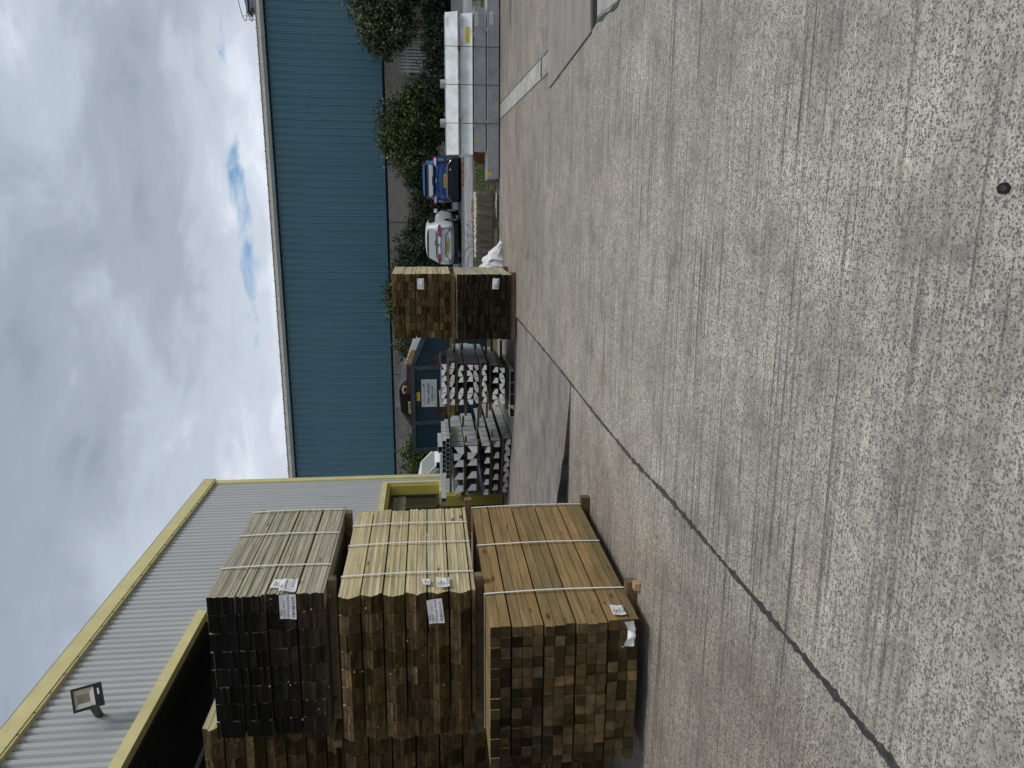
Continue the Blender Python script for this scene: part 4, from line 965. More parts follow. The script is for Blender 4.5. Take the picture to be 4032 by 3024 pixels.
sticker(3.80, 4.04, 1.11, 1.17, 17.80, 17.93, .93, 1.19, 'paper', 3, 'ink_pale'); sticker(3.78, 4.02, 0.79, 0.85, 17.80, 17.93, .615, .862, 'paper', 3, 'ink_pale')

# ------------------------------------------------------------------ waste skip
sk = thing('waste_skip', 'large dark blue waste skip with a white sign behind the lintel stacks', 'skip', (-4.2, 20.2, 0))
SY = 19.2
prof = [(-6.08, 0.16), (-1.9, 0.16), (-1.75, 1.10), (-3.86, 2.02), (-6.08, 2.02)]
MB().prism(prof, SY, SY + 0.03, 'y').build('side_panel', 'skip_blue', sk)
MB().prism(prof, SY + 1.9, SY + 1.93, 'y').build('side_panel', 'skip_blue', sk)
MB().box(-6.08, -6.05, SY + 0.031, SY + 1.899, 0.16, 2.02).build('end_panel', 'skip_blue', sk)
MB().box(-6.05, -1.9, SY + 0.031, SY + 1.899, 0.16, 0.2).build('floor_panel', 'skip_blue', sk)
for y0 in (SY - 0.07, SY + 1.86):
    MB().box(-6.16, -3.88, y0, y0 + 0.14, 2.021, 2.13).build('rim', 'skip_rim', sk)
    MB().hexa([(-3.88, y0, 2.021), (-1.75, y0, 1.101), (-1.75, y0 + .14, 1.101), (-3.88, y0 + .14, 2.021), (-3.88, y0, 2.13), (-1.75, y0, 1.215), (-1.75, y0 + .14, 1.215), (-3.88, y0 + .14, 2.13)]).build('rim', 'skip_rim', sk)
MB().box(-6.16, -6.03, SY + 0.071, SY + 1.859, 2.02, 2.128).build('rim', 'skip_rim', sk)
for x in (-3.98, -5.42): MB().box(x, x + 0.10, SY - 0.07, SY - 0.001, 0.2, 2.019).build('rib', 'skip_rim', sk)
for x in (-6.14,): MB().box(x, x + 0.09, SY - 0.07, SY - 0.001, 0.16, 2.019).build('rib', 'skip_rim', sk)
MB().box(-5.30, -2.4, SY - 0.05, SY - 0.002, 1.02, 1.13).build('side_rail', 'ochre', sk)
for x, z, a in ((-5.05, 1.32, 4), (-3.85, 1.45, 5), (-5.2, 1.05, 6)):
    MB().prism(blob(x, z, 0.2, 0.18, 0, a), SY - 0.003, SY - 0.0005, 'y').build('rust_patch', 'rust', sk)
MB().box(-4.80, -4.58, SY - 0.012, SY - 0.001, 1.90, 1.985).build('marker_plate', 'sticker_yellow', sk)
m = MB(); m.box(-4.96, -4.245, SY - 0.020, SY - 0.002, 1.475, 1.865)
sg = m.build('sign', 'sign_board', sk)
off = V((0, 0, 0)) - V(sk.location)
for s_, x, z, h, mt in (('Waste Collection', -4.885, 1.665, 0.085, 'ink_blue'), ('Services Ltd', -4.80, 1.570, 0.085, 'ink_blue'), ('( Tel  01633 277 000', -4.80, 1.51, 0.042, 'ink_pale')):
    text(s_, h, sg, V((x, SY - 0.022, z)) + off, mt, (PI / 2, 0, 0), 0.90, bold=.0025 if mt == 'ink_blue' else 0)
m = MB(); m.face([(-4.87, SY - .0215, 1.79), (-4.36, SY - .0215, 1.79), (-4.36, SY - .0215, 1.802), (-4.87, SY - .0215, 1.802)]).face([(-4.41, SY - .0215, 1.80), (-4.37, SY - .0215, 1.80), (-4.35, SY - .0215, 1.83), (-4.40, SY - .0215, 1.83)]).face([(-4.94, SY - .0215, 1.50), (-4.87, SY - .0215, 1.50), (-4.87, SY - .0215, 1.515), (-4.94, SY - .0215, 1.515)])
put('printed_rule', m.mesh('printed_rule', ['ink_blue'], sk.location), sg)
mb = MB(); pts = [(-5.10 + 0.02 * math.sin(k * 2.1), SY - 0.075, 2.10 - 0.028 * k) for k in range(7)]
for a, b in zip(pts[:-1], pts[1:]): mb.tube([a, b], 0.010, 5)
mb.build('chain', 'trim_black', sk)
# what lies in it
m = MB()
for k in range(9):
    a = rnd(-.02, .02); m.hexa([(-5.55 + .05 * k, SY + .25, 2.14 + .03 * k), (-4.30 - .03 * k + a, SY + .2, 2.13 + .035 * k), (-4.32 - .03 * k, SY + .9, 2.14 + .03 * k), (-5.5 + .05 * k, SY + .9, 2.15 + .03 * k),
        (-5.55 + .05 * k, SY + .25, 2.162 + .03 * k), (-4.30 - .03 * k + a, SY + .2, 2.155 + .035 * k), (-4.32 - .03 * k, SY + .9, 2.162 + .03 * k), (-5.5 + .05 * k, SY + .9, 2.172 + .03 * k)])
single('roofing_sheets', m, 'roofing_black', 'bundle of black roofing sheets heaped on top of the skip', 'scrap')
single('timber_offcut', MB().hexa([(-5.15, SY + .05, 2.14), (-4.85, SY + .05, 2.15), (-4.85, SY + .15, 2.15), (-5.15, SY + .15, 2.14), (-5.15, SY + .05, 2.20), (-4.85, SY + .05, 2.21), (-4.85, SY + .15, 2.21), (-5.15, SY + .15, 2.20)]), 'timber_fresh', 'short pale timber offcut under the black roofing sheets', 'timber', 'timber offcuts in the skip')
m = MB(); m.tube([(-4.63, SY + .1, 2.29), (-4.53, SY + .12, 2.33), (-4.44, SY + .1, 2.29), (-4.47, SY + .1, 2.21), (-4.60, SY + .1, 2.21)], 0.035, 7)
single('timber_offcut', m, 'timber_fresh', 'curled pale offcut on the end of the black roofing sheets', 'timber', 'timber offcuts in the skip')
m = MB(); m.hexa([(-4.62, SY + .0, 2.135), (-3.85, SY - .02, 2.135), (-3.85, SY + .1, 2.135), (-4.62, SY + .1, 2.135), (-4.62, SY + .0, 2.235), (-3.85, SY - .02, 2.225), (-3.85, SY + .1, 2.225), (-4.62, SY + .1, 2.235)])
single('scrap_beam', m, 'rust', 'dark brown beam lying along the rim of the skip', 'scrap')
m = MB()
for k in range(5): m.hexa([(-3.98 + .09 * k, SY + .02, 2.14 - .03 * k), (-3.84 + .09 * k, SY + .0, 2.12 - .03 * k), (-3.80 + .09 * k, SY + .2, 2.15 - .02 * k), (-3.95 + .09 * k, SY + .2, 2.2 - .02 * k), (-3.95 + .09 * k, SY, 2.24 - .02 * k), (-3.83 + .09 * k, SY, 2.26 - .04 * k), (-3.8 + .09 * k, SY + .2, 2.25 - .03 * k), (-3.95 + .09 * k, SY + .2, 2.26 - .03 * k)])
single('broken_boards', m, 'timber_fresh', 'broken pale boards tangled at the bend of the skip rim', 'scrap')
m = MB(); m.grid(lambda u, v: (-5.25 + 1.35 * u + .05 * v, SY + .95 + .02 * math.sin(u * 13), 2.2 + (.38 - .3 * abs(u - .1)) * v + .02 * math.sin(u * 9)), 10, 3)
single('grey_membrane', m, 'plastic_grey', 'crumpled grey membrane behind the black roofing sheets', 'scrap', None, True)
m = MB(); m.hexa([(-3.75, SY + .02, 2.10), (-3.2, SY + .0, 1.86), (-3.2, SY + .3, 1.86), (-3.75, SY + .3, 2.10), (-3.72, SY + .02, 2.19), (-3.17, SY + .0, 2.03), (-3.17, SY + .3, 2.03), (-3.72, SY + .3, 2.19)])
single('plastic_sheet', m, 'plastic_white', 'white plastic panel lying along the sloping rim of the skip', 'scrap')

# ------------------------------------------------------------------ concrete block, sack and scraps at the yard edge
blk = thing('concrete_block', 'long mossy concrete block on feet at the edge of the grass', 'concrete block', (-0.38, 18.25, 0))
m = MB(); n = 30; rg = random.Random(9)
jit = [[(rg.uniform(-.012, .012), rg.uniform(-.018, .01)) for _ in range(8)] for _ in range(n + 1)]
def cs(i):
    x = -1.15 + 1.55 * i / n; J = jit[i]; e = 1.0 if 0 < i < n else 0.75
    base = [(18.02, .11), (18.0, .16), (18.0, .46), (18.015, .53), (18.06, .56), (18.42, .56), (18.46, .52), (18.46, .11)]
    return [(x + (0.03 if i == 0 else -0.03 if i == n else 0) * (0 if k in (1, 2) else 1), 18.23 + (y - 18.23) * (e if k in (3, 4, 5) else 1) + J[k][0] * .7, z + J[k][1] * (1 if k in (3, 4, 5) else .3)) for k, (y, z) in enumerate(base)]
for i in range(n + 1): m.v += cs(i)
for i in range(n):
    for k in range(8):
        j = (k + 1) % 8; m.f.append((i * 8 + k, (i + 1) * 8 + k, (i + 1) * 8 + j, i * 8 + j)); m.m.append(1 if k in (3, 4) else 0)
m.f.append(tuple(range(8))[::-1]); m.m.append(0); m.f.append(tuple(n * 8 + k for k in range(8))); m.m.append(0)
m.build('body', ['block_concrete', 'block_top'], blk)
for x in (-0.98, -0.36, 0.22): MB().prism([(x - .1, 0.0), (x + .1, 0.0), (x + .085, .06), (x + .05, .109), (x - .05, .109), (x - .085, .06)], 18.04, 18.4, 'y').build('foot', 'block_concrete', blk)
single('orange_scrap', MB().hexa([(-.38, 18.47, .565), (-.28, 18.47, .565), (-.27, 18.6, .565), (-.38, 18.6, .565), (-.36, 18.47, .60), (-.3, 18.47, .625), (-.3, 18.6, .61), (-.36, 18.6, .60)]), 'orange_plastic', 'small bright orange plastic scrap behind the concrete block', 'scrap')
single('timber_strip', MB().hexa([(-.12, 18.6, .2), (.22, 18.62, .2), (.22, 18.7, .2), (-.12, 18.7, .2), (-.12, 18.6, .61), (.22, 18.62, .60), (.22, 18.7, .60), (-.12, 18.7, .61)]), 'timber_fresh', 'pale timber strip leaning behind the concrete block', 'timber')
single('timber_plank', MB().hexa([(.42, 18.3, .05), (1.4, 18.55, .05), (1.4, 18.65, .05), (.42, 18.4, .05), (.42, 18.3, .19), (1.4, 18.55, .17), (1.4, 18.65, .17), (.42, 18.4, .19)]), 'timber_fresh', 'pale timber plank lying between the concrete block and the steel lintels', 'timber')
m = MB(); m.tube([(0.40, 18.05, .12), (.52, 18.0, .10), (.62, 17.98, .05), (.74, 17.98, .03), (.9, 18.0, .02)], 0.016, 6)
single('green_strap', m, 'green_plastic', 'green webbing strap trailing from the concrete block towards the lintels', 'strap')
m = MB(); m.tube([(-.2, 18.1, .05), (.1, 18.02, .07), (.34, 18.0, .06)], 0.018, 5)
single('white_strap', m, 'plastic_white', 'white strap caught beneath the concrete block', 'strap')
m = MB(); rg = random.Random(12)
for k in range(12):
    a = rg.uniform(0, .5); m.hexa([(.95 + a, 18.75 + .05 * k, .2), (1.5 + a, 18.72 + .05 * k, .2), (1.5 + a, 18.78 + .05 * k, .2), (.95 + a, 18.8 + .05 * k, .2), (1.05 + a, 18.75 + .05 * k, .24 + rg.uniform(.03, .25)), (1.5 + a, 18.72 + .05 * k, .3 + rg.uniform(0, .32)), (1.5 + a, 18.75 + .05 * k, .3), (1.05 + a, 18.78 + .05 * k, .24)])
single('rusty_scrap', m, 'rust_bright', 'pile of rusty broken sheet behind the left end of the lintel stack', 'scrap')
m = MB(); m.tube([(4.75, 18.9, .2), (4.74, 18.9, .62)], .13, 9); single('bark_log', m, 'bark', 'upright bark covered log at the right edge behind the lintels', 'log')
# crumpled sack
m = MB(); rg = random.Random(21)
key = [(-1.40, .50), (-1.22, .46), (-1.10, .40), (-1.0, .34), (-.90, .20), (-.80, .10), (-.70, .02)]
def sackp(u, v):
    x = -1.45 + .76 * u
    for (xa, ha), (xb, hb) in zip(key[:-1], key[1:]):
        if xa <= x <= xb: h = ha + (hb - ha) * (x - xa) / (xb - xa); break
    else: h = .5 if x < -1.4 else .02
    t = PI * v
    w_ = .26 * (1 - .5 * u); fold = .05 * math.sin(x * 31 + v * 7) * math.sin(v * PI) + .045 * math.sin(x * 13 - v * 17) + rg.uniform(-.05, .05)
    return (x + .03 * math.sin(v * 11), 17.32 - math.cos(t) * w_ + fold * .5, max(.004, (math.sin(t) ** .8) * h * (1 + fold * 1.4)))
m.grid(sackp, 16, 14); single('white_sack', m, 'plastic_white', 'crumpled white plastic sack lying against the concrete block', 'sack')
# thin loose wires by the mid yard stack
for i, (a, b, c) in enumerate((((-1.15, 15.3, 1.02), (-.95, 18.6, 1.05), (-.86, 19.8, .2)), ((-1.15, 15.4, .98), (-.9, 17.4, .86), (-.78, 18.3, .56)), ((-1.15, 15.6, .86), (-1.0, 17.9, .72), (-.9, 18.4, .5)))):
    pts = []
    for k in range(11):
        t = k / 10; p = V(a) * (1 - t) ** 2 + V(b) * 2 * t * (1 - t) + V(c) * t * t; pts.append(p)
    single('loose_wire', MB().tube(pts, .005, 5), 'trim_black', ('longest thin black wire arching from the mid yard stack to the grass', 'thin black wire from the mid yard stack to the top of the concrete block', 'lowest thin black wire beside the white sack')[i], 'wire', 'loose wires by the mid yard stack')
for x, h, t in ((2.0, 1.285, 'left'), (2.895, 1.275, 'right')):
    single('pale_post', MB().tube([(x, 19.6, .2), (x, 19.6, h)], .10, 16), 'post_pale', 'round pale post behind the lintels, %s of two' % ('nearer the blue car' if t == 'left' else 'nearer the palisade fence'), 'post', 'pale posts behind the lintel stack')
dr = thing('grey_drum', 'tall grey drum cut off by the right edge above the lintels', 'drum', (5.42, 20.6, .2))
MB().tube([(5.42, 20.6, .2), (5.42, 20.6, 1.10)], .40, 28).build('body', 'drum_grey', dr, True)
MB().tube([(5.42, 20.6, 1.10), (5.42, 20.6, 1.135)], .415, 28).build('rim', 'ochre', dr, True)

# ------------------------------------------------------------------ cars
def car(name, label, loc, rz, W, Ln, Ht, paint, kind):
    root = thing(name, label, 'car', loc, None, rz)
    h = W / 2; S = []
    # stations along the car: y, then half widths and heights of eight points from sill to roof centre
    if kind == 'round':
        gl0, gl1, sh = .93, 1.36, .93
        st = [(0.0, .80, .40, .62, .80, .86, .80, .50, .87), (.06, .90, .30, .60, .86, .93, .90, .62, .95), (.16, .96, .26, .58, .90, .98, .99, .66, 1.00), (.42, 1.0, .24, .58, .90, .97, 1.18, .74, 1.24), (.66, 1.0, .22, .58, .90, .95, 1.34, .74, 1.42), (1.1, 1.0, .22, .58, .90, .95, 1.38, .72, 1.455), (1.9, 1.0, .22, .58, .90, .95, 1.38, .72, 1.46), (2.5, 1.0, .22, .58, .90, .95, 1.28, .70, 1.36), (3.1, 1.0, .22, .56, .86, .92, .94, .72, 1.0), (3.7, .96, .24, .5, .78, .80, .82, .6, .86), (4.1, .8, .32, .46, .62, .66, .68, .5, .7)]
    else:
        gl0, gl1, sh = 1.0, 1.42, 1.0
        st = [(0.0, .88, .38, .60, .86, .95, .88, .60, .96), (.05, .95, .30, .60, .90, 1.0, .97, .70, 1.01), (.14, .99, .27, .60, .93, 1.03, 1.03, .74, 1.05), (.34, 1.0, .25, .60, .93, 1.03, 1.22, .76, 1.27), (.56, 1.0, .24, .60, .93, 1.02, 1.38, .76, 1.45), (1.0, 1.0, .24, .60, .93, 1.0, 1.42, .75, 1.49), (1.9, 1.0, .24, .60, .93, 1.0, 1.42, .75, 1.50), (2.6, 1.0, .24, .60, .93, 1.0, 1.32, .74, 1.40), (3.2, 1.0, .24, .58, .90, .96, .98, .74, 1.04), (3.8, .96, .26, .52, .82, .86, .88, .62, .90), (4.2, .82, .34, .48, .66, .70, .72, .5, .74)]
    k_ = Ht / (1.46 if kind == 'round' else 1.50)
    body = MB(); n = 17
    for (y, ws, z0, z1, z2, z3, z4, wr, z5) in st:
        half = [(0, z0), (.80 * ws * h, z0), (.96 * ws * h, z0 + .08), (1.0 * ws * h, z1), (.975 * ws * h, z2), (.90 * ws * h, z3), (wr * h * ws + .04, z4), (wr * h * ws * .8, z5 - .025), (0, z5)]
        ring = half + [(-x, z) for x, z in half[-2:0:-1]]
        body.v += [(x, y * Ln / 4.15, z * k_) for x, z in ring]
    n = len(ring)
    for i in range(len(st) - 1):
        for k in range(n): j = (k + 1) % n; body.f.append((i * n + k, i * n + j, (i + 1) * n + j, (i + 1) * n + k)); body.m.append(0)
    body.f.append(tuple(range(n))); body.m.append(0); e = (len(st) - 1) * n; body.f.append(tuple(e + k for k in range(n))[::-1]); body.m.append(0)
    L_ = lambda mb_, nm, mt, smooth=False, par=None: local(mb_, nm, mt, par or root, smooth)
    bo = L_(body, 'body', paint, True)
    sb = bo.modifiers.new('smooth', 'SUBSURF'); sb.levels = 2; sb.render_levels = 2
    def slab(pts, t=.012, back=False):
        """plate on the rear: pts (x, y, z) outline, thickness towards the viewer"""
        m = MB(); a = [(x, y, z) for x, y, z in pts]; b = [(x, y - t, z) for x, y, z in pts]; i = 0
        m.v = a + b; q_ = len(a); m.f = [tuple(range(q_, 2 * q_))]; m.m = [0]
        for k in range(q_): j = (k + 1) % q_; m.f.append((k, j, q_ + j, q_ + k)); m.m.append(0)
        return m
    def sx_(pts): return pts + [(-x, y, z) for x, y, z in pts[::-1]]
    R = lambda lo, hi, z: .10 + (z - lo) / (hi - lo) * .42     # y along the sloping rear screen
    if kind == 'round':
        yb = lambda z: -0.02 + max(0, z - .86) * .60 if z > .9 else .0 + max(0, .62 - z) * .03
        win = sx_([(.56, .08, 1.02), (.60, .13, 1.07), (.585, .32, 1.26), (.53, .40, 1.335), (.30, .43, 1.365)])
        L_(slab(win, .05), 'rear_window', 'car_glass_pale')
        L_(slab(sx_([(.545, .35, 1.29), (.525, .385, 1.33), (.3, .405, 1.36)]), .055), 'window_shade', 'trim_black')
        L_(slab([(.0, .08, 1.035), (.17, .08, 1.03), (.17, .085, 1.048), (.0, .09, 1.055)], .055), 'wiper', 'trim_black')
        for s_ in (1, -1):
            lp = [(.28, -.075, .825), (.45, -.065, .825), (.62, -.03, .835), (.78, .10, .85), (.72, .05, .92), (.54, -.02, .95), (.36, -.065, .925)]
            q_ = [(x * s_, y, z) for x, y, z in lp]; q_ = q_ if s_ > 0 else q_[::-1]
            L_(slab([(x + s_ * .03, y, z) for x, y, z in q_], .05), 'tail_light', 'lamp_red')
            L_(slab([(s_ * x, -.0, z) for x, z in ([(.42, .36), (.70, .38), (.72, .41), (.44, .40)][::s_])], .05), 'fog_light', 'lamp_red_dark')
        pz, pz2 = .50, .615
        m = MB(); m.tube([(-.74, .01, .47), (-.56, -.015, .49), (-.38, -.022, .63), (.38, -.022, .63), (.56, -.015, .49), (.74, .01, .47)], .014, 6); L_(m, 'plate_recess', 'trim_black')
        L_(slab([(-.05, -.03, .88), (.05, -.03, .88), (.055, -.03, .945), (-.045, -.03, .945)], .03), 'badge', 'chrome')
        m = MB(); m.tube([(0, .62, 1.45), (0, .52, 1.52)], .012, 5); L_(m, 'aerial', 'trim_black')
        L_(slab(sx_([(.52, -.03, .80), (.58, -.02, .835)]), .028), 'boot_seam', 'plastic_grey')
        L_(MB().box(-.78, .78, .08, 3.7, .13, .30), 'underside', 'trim_black')  # black box made deep to put more shadow beneath the car
        body_txt = 'DP58 FKT'; py = -.028
    else:
        win = sx_([(.60, .06, 1.075), (.65, .12, 1.13), (.64, .28, 1.30), (.58, .37, 1.40), (.3, .38, 1.41)])
        L_(slab(win, .05), 'rear_window', 'car_glass')
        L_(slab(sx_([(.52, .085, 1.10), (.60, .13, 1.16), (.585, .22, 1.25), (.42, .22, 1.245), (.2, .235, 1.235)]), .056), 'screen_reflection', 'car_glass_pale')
        L_(slab([(-.16, .075, 1.08), (.16, .075, 1.08), (.16, .10, 1.13), (-.16, .10, 1.13)], .06), 'wiper', 'trim_black')
        L_(slab(sx_([(.60, .36, 1.405), (.58, .42, 1.455), (.30, .44, 1.475)]), .14), 'spoiler', paint)
        for s_ in (1, -1):
            lp = [(.48, -.04, .965), (.60, -.03, .955), (.86, .06, .965), (.90, .12, 1.02), (.84, .10, 1.085), (.68, .02, 1.06), (.52, -.03, 1.01)]
            q_ = [(x * s_, y, z) for x, y, z in lp]; q_ = q_ if s_ > 0 else q_[::-1]
            L_(slab(q_, .05), 'tail_light', 'lamp_red')
            q2 = [(.705 * s_ + (x - .705 * s_) * .72, y - .02, 1.0 + (z - 1.0) * .62) for x, y, z in q_]
            L_(slab(q2, .05), 'lamp_lens', 'lamp_clear')
            q3 = [(s_ * x, .0, z) for x, z in ([(.62, .60), (.83, .58), (.83, .68), (.66, .68)][::s_])]
            L_(slab(q3, .06), 'fog_light', 'lamp_red_dark')
        m = MB(); m.tube([(-.74, .0, .60), (-.56, -.022, .62), (-.44, -.026, .71), (.44, -.026, .71), (.56, -.022, .62), (.74, .0, .60)], .02, 6); L_(m, 'plate_recess', 'trim_black')
        L_(slab(sx_([(.72, .0, .34), (.80, .0, .40), (.66, .0, .52), (.50, .0, .55)]), .024), 'diffuser', 'trim_black')
        m = MB(); m.tube([(-.76, -.035, .40), (-.62, -.04, .515), (-.48, -.04, .545), (.48, -.04, .545), (.62, -.04, .515), (.76, -.035, .40)], .012, 6); L_(m, 'bumper_trim', 'alloy')
        m = MB(); m.tube([(.42, -.05, .435), (.42, .12, .435)], .038, 10); L_(m, 'exhaust', 'chrome')
        m = MB(); m.tube([(-.075, -.035, .965), (.075, -.035, .965)], .022, 8); L_(m, 'badge', 'chrome')
        L_(MB().box(-.80, .80, .06, 3.8, .12, .34), 'underside', 'trim_black')  # deepened black box, shaped to darken the gap under the car
        m = MB(); m.tube([(0, .62, 1.49), (0, .52, 1.535)], .014, 5); L_(m, 'aerial', 'trim_black')
        body_txt = 'DG64 ZXS'; py = -.028; pz, pz2 = .575, .69
    pl = L_(MB().box(-.26, .26, py - .012, py, pz, pz2), 'number_plate', 'plate_yellow')
    text(body_txt, .105, pl, (-.245, py - .014, pz + .022), 'ink', (PI / 2, 0, 0), 0.90)
    # side glass, mirror, handles, wheels
    for s_ in (1, -1):
        gx = lambda z: s_ * (.90 * h - (z - sh) / (gl1 - sh) * (.90 * h - .74 * h - .04) + .004)
        m = MB(); o_ = [(.95, sh + .05), (2.55, sh + .05), (2.35, gl1 - .10), (1.2, gl1 - .04), (.82, gl1 - .16)]
        m.v = [(gx(z * k_), y * Ln / 4.15, z * k_) for y, z in o_] + [(gx(z * k_) - s_ * .03, y * Ln / 4.15, z * k_) for y, z in o_]
        m.f = [tuple(range(5))] + [(k, (k + 1) % 5, 5 + (k + 1) % 5, 5 + k) for k in range(5)]; m.m = [0] * 6
        L_(m, 'side_window', 'car_glass')
        m = MB(); x = s_ * (h * .95); m.hexa([(x, 2.75, sh * k_), (x + s_ * .16, 2.72, sh * k_), (x + s_ * .16, 2.84, sh * k_), (x, 2.86, sh * k_), (x, 2.75, sh * k_ + .12), (x + s_ * .15, 2.72, sh * k_ + .14), (x + s_ * .15, 2.84, sh * k_ + .13), (x, 2.86, sh * k_ + .1)])
        L_(m, 'mirror', 'trim_black' if kind != 'round' else 'paint_silver')
        for y in (.82, 3.32):
            y *= Ln / 4.15; xw = s_ * (h - .10)
            m = MB(); m.tube([(xw - .09, y, .30), (xw + .09, y, .30)], .30, 22); wh = L_(m, 'wheel', 'tyre')
            m = MB(); m.tube([(xw + s_ * .088, y, .30), (xw + s_ * .096, y, .30)], .20, 18); L_(m, 'rim', 'alloy', False, wh)
            m = MB(); m.tube([(xw - s_ * .02, y, .33), (xw + s_ * .094, y, .33)], .345, 24); L_(m, 'wheel_arch', 'trim_black')
    return root
car('silver_car', 'rounded silver hatchback parked by the hedge', (-1.42, 31.0, .30), math.radians(-8.5), 1.74, 4.0, 1.44, 'paint_silver', 'round')
car('blue_car', 'bright blue hatchback parked left of the steel lintels', (1.02, 30.6, .30), math.radians(-5), 1.70, 4.2, 1.47, 'paint_blue', 'square')
# white van half hidden behind the shed corner
van = thing('white_van', 'white van half hidden behind the corner of the grey shed', 'van', (-8.4, 22.3, 0))
vp = [(-11.5, .4), (-6.3, .4), (-6.25, .85), (-6.55, 1.05), (-7.15, 1.20), (-7.95, 1.98), (-8.4, 2.08), (-11.5, 2.1)]
MB().prism(vp, 21.9, 23.7, 'y').build('body', 'paint_white', van)
MB().hexa([(-7.22, 21.94, 1.24), (-7.22, 23.6, 1.24), (-7.28, 23.6, 1.24), (-7.28, 21.94, 1.24), (-7.88, 21.98, 1.95), (-7.88, 23.5, 1.95), (-7.95, 23.5, 1.95), (-7.95, 21.98, 1.95)]).build('windscreen', 'car_glass_pale', van)
MB().prism([(-8.6, 1.3), (-7.45, 1.28), (-7.98, 1.86), (-8.6, 1.9)], 21.885, 21.899, 'y').build('side_window', 'car_glass_pale', van)
MB().box(-7.50, -7.36, 21.72, 21.88, 1.32, 1.50).build('mirror', 'trim_black', van)
for x in (-7.0, -10.4): MB().tube([(x, 21.88, .33), (x, 22.1, .33)], .33, 20).build('wheel', 'tyre', van)
single('red_board', MB().hexa([(-7.15, 22.9, 1.52), (-6.85, 22.9, 1.50), (-6.85, 22.95, 1.50), (-7.15, 22.95, 1.52), (-7.10, 22.9, 1.60), (-6.9, 22.9, 1.68), (-6.9, 22.95, 1.68), (-7.10, 22.95, 1.60)]), 'lamp_red', 'small red board sticking up behind the skip', 'board')

# ------------------------------------------------------------------ palisade fence and planting
pf = thing('palisade_fence', 'grey steel palisade fence under the overhanging tree', 'fence', (8.5, 42.2, .26))
pm = MB(); pm.prism([(0, 0), (.07, 0), (.07, 2.45), (.035, 2.72), (0, 2.45)], 0, .012, 'y'); pme = pm.mesh('pale', ['fence_grey'])
for k in range(40): put('pale', pme, pf, (-1.72 + k * .155, rnd(-.004, .004), 0), (0, rnd(-.01, .01), 0))
for z in (.5, 2.2): local(MB().box(-1.9, 4.6, .014, .06, z, z + .05), 'rail', 'fence_grey', pf)
for x in (-1.75, 1.0, 3.75): local(MB().box(x, x + .08, .061, .15, 0, 2.5), 'fence_post', 'fence_grey', pf)

def plant(name, label, cat, blobs, nleaf, leaf, mat, stem=None, group=None, seed=1, trunk=None, droop=0.0):
    """blobs: (x, y, z, rx, ry, rz). Leaves sit in sprays through each blob's volume, thinning outwards."""
    rg = random.Random(seed); m = MB(); bx = sum(b[0] for b in blobs) / len(blobs); by = sum(b[1] for b in blobs) / len(blobs)
    root = thing(name, label, cat, (bx, by, .2), group)
    tot = sum(b[3] * b[5] for b in blobs); tips = []
    for b in blobs:
        nb = int(1.6 * nleaf * b[3] * b[5] / tot); nc = max(6, nb // 26)
        for c in range(nc):
            while True:
                u = V((rg.uniform(-1, 1), rg.uniform(-1, 1), rg.uniform(-1, 1)))
                if u.length < 1: break
            u = u.normalized() * (u.length ** .45) * rg.uniform(.75, 1.12)
            cc = V((b[0] + u.x * b[3], b[1] + u.y * b[4], b[2] + u.z * b[5]))
            if cc.z < .3: cc.z = .3 + rg.random() * .2
            tips.append(cc); dr = V((u.x * .6, u.y * .6, .25 - droop)).normalized(); sp = rg.uniform(.16, .42)
            for k in range(nb // nc):
                p = cc + dr * rg.uniform(-.5, 1) * sp + V((rg.gauss(0, .10), rg.gauss(0, .10), rg.gauss(0, .10)))
                s_ = leaf * rg.uniform(.5, 1.2); d = V((rg.gauss(0, 1), rg.gauss(0, 1), rg.gauss(-.25 - droop, .6))).normalized(); e = d.cross(V((rg.gauss(0, 1), rg.gauss(0, 1), rg.gauss(0, 1)))).normalized() * s_ * .36
                t = p + d * s_; mid_ = p + d * s_ * .5
                m.face([p, mid_ + e, t, mid_ - e])
    f = m.build('foliage', mat, root)
    f.data.transform(Matrix.Identity(4))
    s_ = MB()
    b0 = trunk or (bx, by)
    if stem:
        s_.tube([(b0[0], b0[1], .2), (b0[0] + .1, b0[1], 1.2), (b0[0] + .05, b0[1], 2.2)], [stem, stem * .8, stem * .6], 8)
    elif len(blobs) > 1: s_.tube([(b0[0], b0[1], .2), (b0[0] + .05, b0[1], .9)], [.06, .04], 7)
    else: s_.tube([(b0[0], b0[1], .2), (b0[0], b0[1], .3)], .008, 5)
    for tpt in rg.sample(tips, min(26 if len(blobs) > 1 else 0, len(tips))):
        a = V((b0[0] + .05, b0[1], 2.0 if stem else .6)); mdd = a.lerp(tpt, .5) + V((0, 0, .15)); s_.tube([a, mdd, tpt], [.035 if stem else .02, .02, .006], 5)
    s_.build('trunk' if stem else 'stem', 'bark', root)
    return root
plant('overhanging_tree', 'tall leafy tree hanging over the palisade fence at the right edge', 'tree',
      [(10.0, 42.4, 4.0, 1.6, 1.3, 1.5), (8.7, 42.0, 4.1, 1.1, .9, .9), (9.5, 41.8, 3.0, 1.4, 1.0, 1.0), (11.5, 42.2, 3.3, 1.6, 1.4, 1.6), (7.9, 41.9, 3.7, .6, .6, .45), (8.3, 41.8, 3.2, .6, .5, .5)], 15000, .17, 'leaf_tree', .16, None, 3, (10.2, 42.6), .35)
plant('hedge_bush', 'dark undergrowth before the foot of the palisade fence', 'bush', [(8.6, 41.6, .9, 2.4, .7, .8), (6.4, 41.6, 1.1, .9, .7, .8), (10.5, 41.6, 1.0, 1.5, .7, .9)], 7000, .15, 'leaf_dark', None, 'bushes along the warehouse wall', 4)
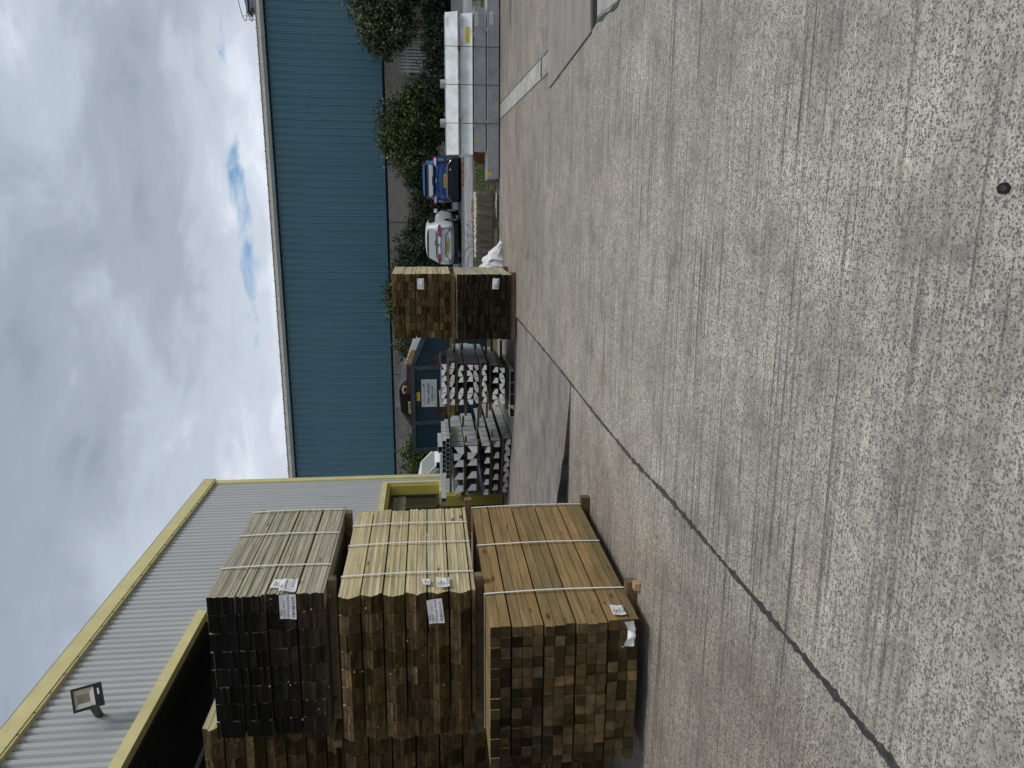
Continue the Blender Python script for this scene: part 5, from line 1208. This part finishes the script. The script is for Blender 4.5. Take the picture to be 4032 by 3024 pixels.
plant('hedge_bush', 'bright green bush reaching the blue cladding behind the blue car', 'bush', [(4.4, 43.2, 2.2, 1.5, 1.1, 1.9), (3.3, 43.0, 2.9, 1.1, .9, 1.15), (5.6, 43.0, 1.4, 1.0, 1.0, 1.2), (2.3, 42.8, 1.9, 1.0, .9, 1.3)], 15000, .155, 'leaf_bush', None, 'bushes along the warehouse wall', 5)
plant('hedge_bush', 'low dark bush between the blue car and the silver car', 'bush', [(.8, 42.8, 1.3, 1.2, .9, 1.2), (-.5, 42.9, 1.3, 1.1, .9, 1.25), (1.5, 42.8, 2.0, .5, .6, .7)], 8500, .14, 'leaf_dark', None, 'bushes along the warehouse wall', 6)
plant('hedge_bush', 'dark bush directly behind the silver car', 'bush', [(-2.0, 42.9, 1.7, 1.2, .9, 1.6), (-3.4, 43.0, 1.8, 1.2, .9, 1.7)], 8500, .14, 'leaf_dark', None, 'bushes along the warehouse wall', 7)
plant('climbing_bush', 'ivy like bush rising above the mid yard timber stack', 'bush', [(-4.9, 44.3, 3.4, .8, .6, .75), (-5.7, 44.3, 3.4, .55, .5, .45), (-4.2, 44.2, 2.6, .8, .7, .9), (-5.4, 44.2, 2.2, 1.0, .7, 1.0)], 7000, .15, 'leaf_bush', None, 'bushes along the warehouse wall', 8)
plant('hedge_bush', 'feathery pale bush behind the sloping end of the skip', 'bush', [(-7.5, 42.8, 2.5, .9, .8, .95), (-7.2, 42.7, 1.5, .9, .8, .9)], 5500, .13, 'leaf_tree', None, 'bushes along the warehouse wall', 9)
plant('hedge_bush', 'spotted dark bush against the brick wall left of the skip', 'bush', [(-13.9, 42.6, 1.9, 1.3, .9, 1.35), (-12.7, 42.4, 1.4, .9, .8, 1.2), (-15.0, 42.6, 1.6, 1.1, .9, 1.2)], 8500, .15, 'leaf_bush', None, 'bushes along the warehouse wall', 10)
plant('distant_tree', 'treetop just showing above the far end of the warehouse roof', 'tree', [(-21.3, 60, 11.6, 1.5, 1.2, 1.6), (-23.4, 60, 11.9, 1.6, 1.2, 2.0), (-22.2, 60, 9.5, 2.4, 1.5, 2.0)], 5000, .22, 'leaf_dark', .25, None, 11, (-22.3, 60))
plant('kerb_weed', 'small yellow flowered weed at the kerb by the blue car', 'weed', [(2.1, 22.95, .45, .14, .10, .12)], 140, .05, 'grass_blade', None, 'weeds along the verge', 12)
plant('kerb_weed', 'small green weed on the kerb behind the concrete block', 'weed', [(-.62, 22.9, .36, .10, .08, .06)], 90, .05, 'grass_blade', None, 'weeds along the verge', 13)
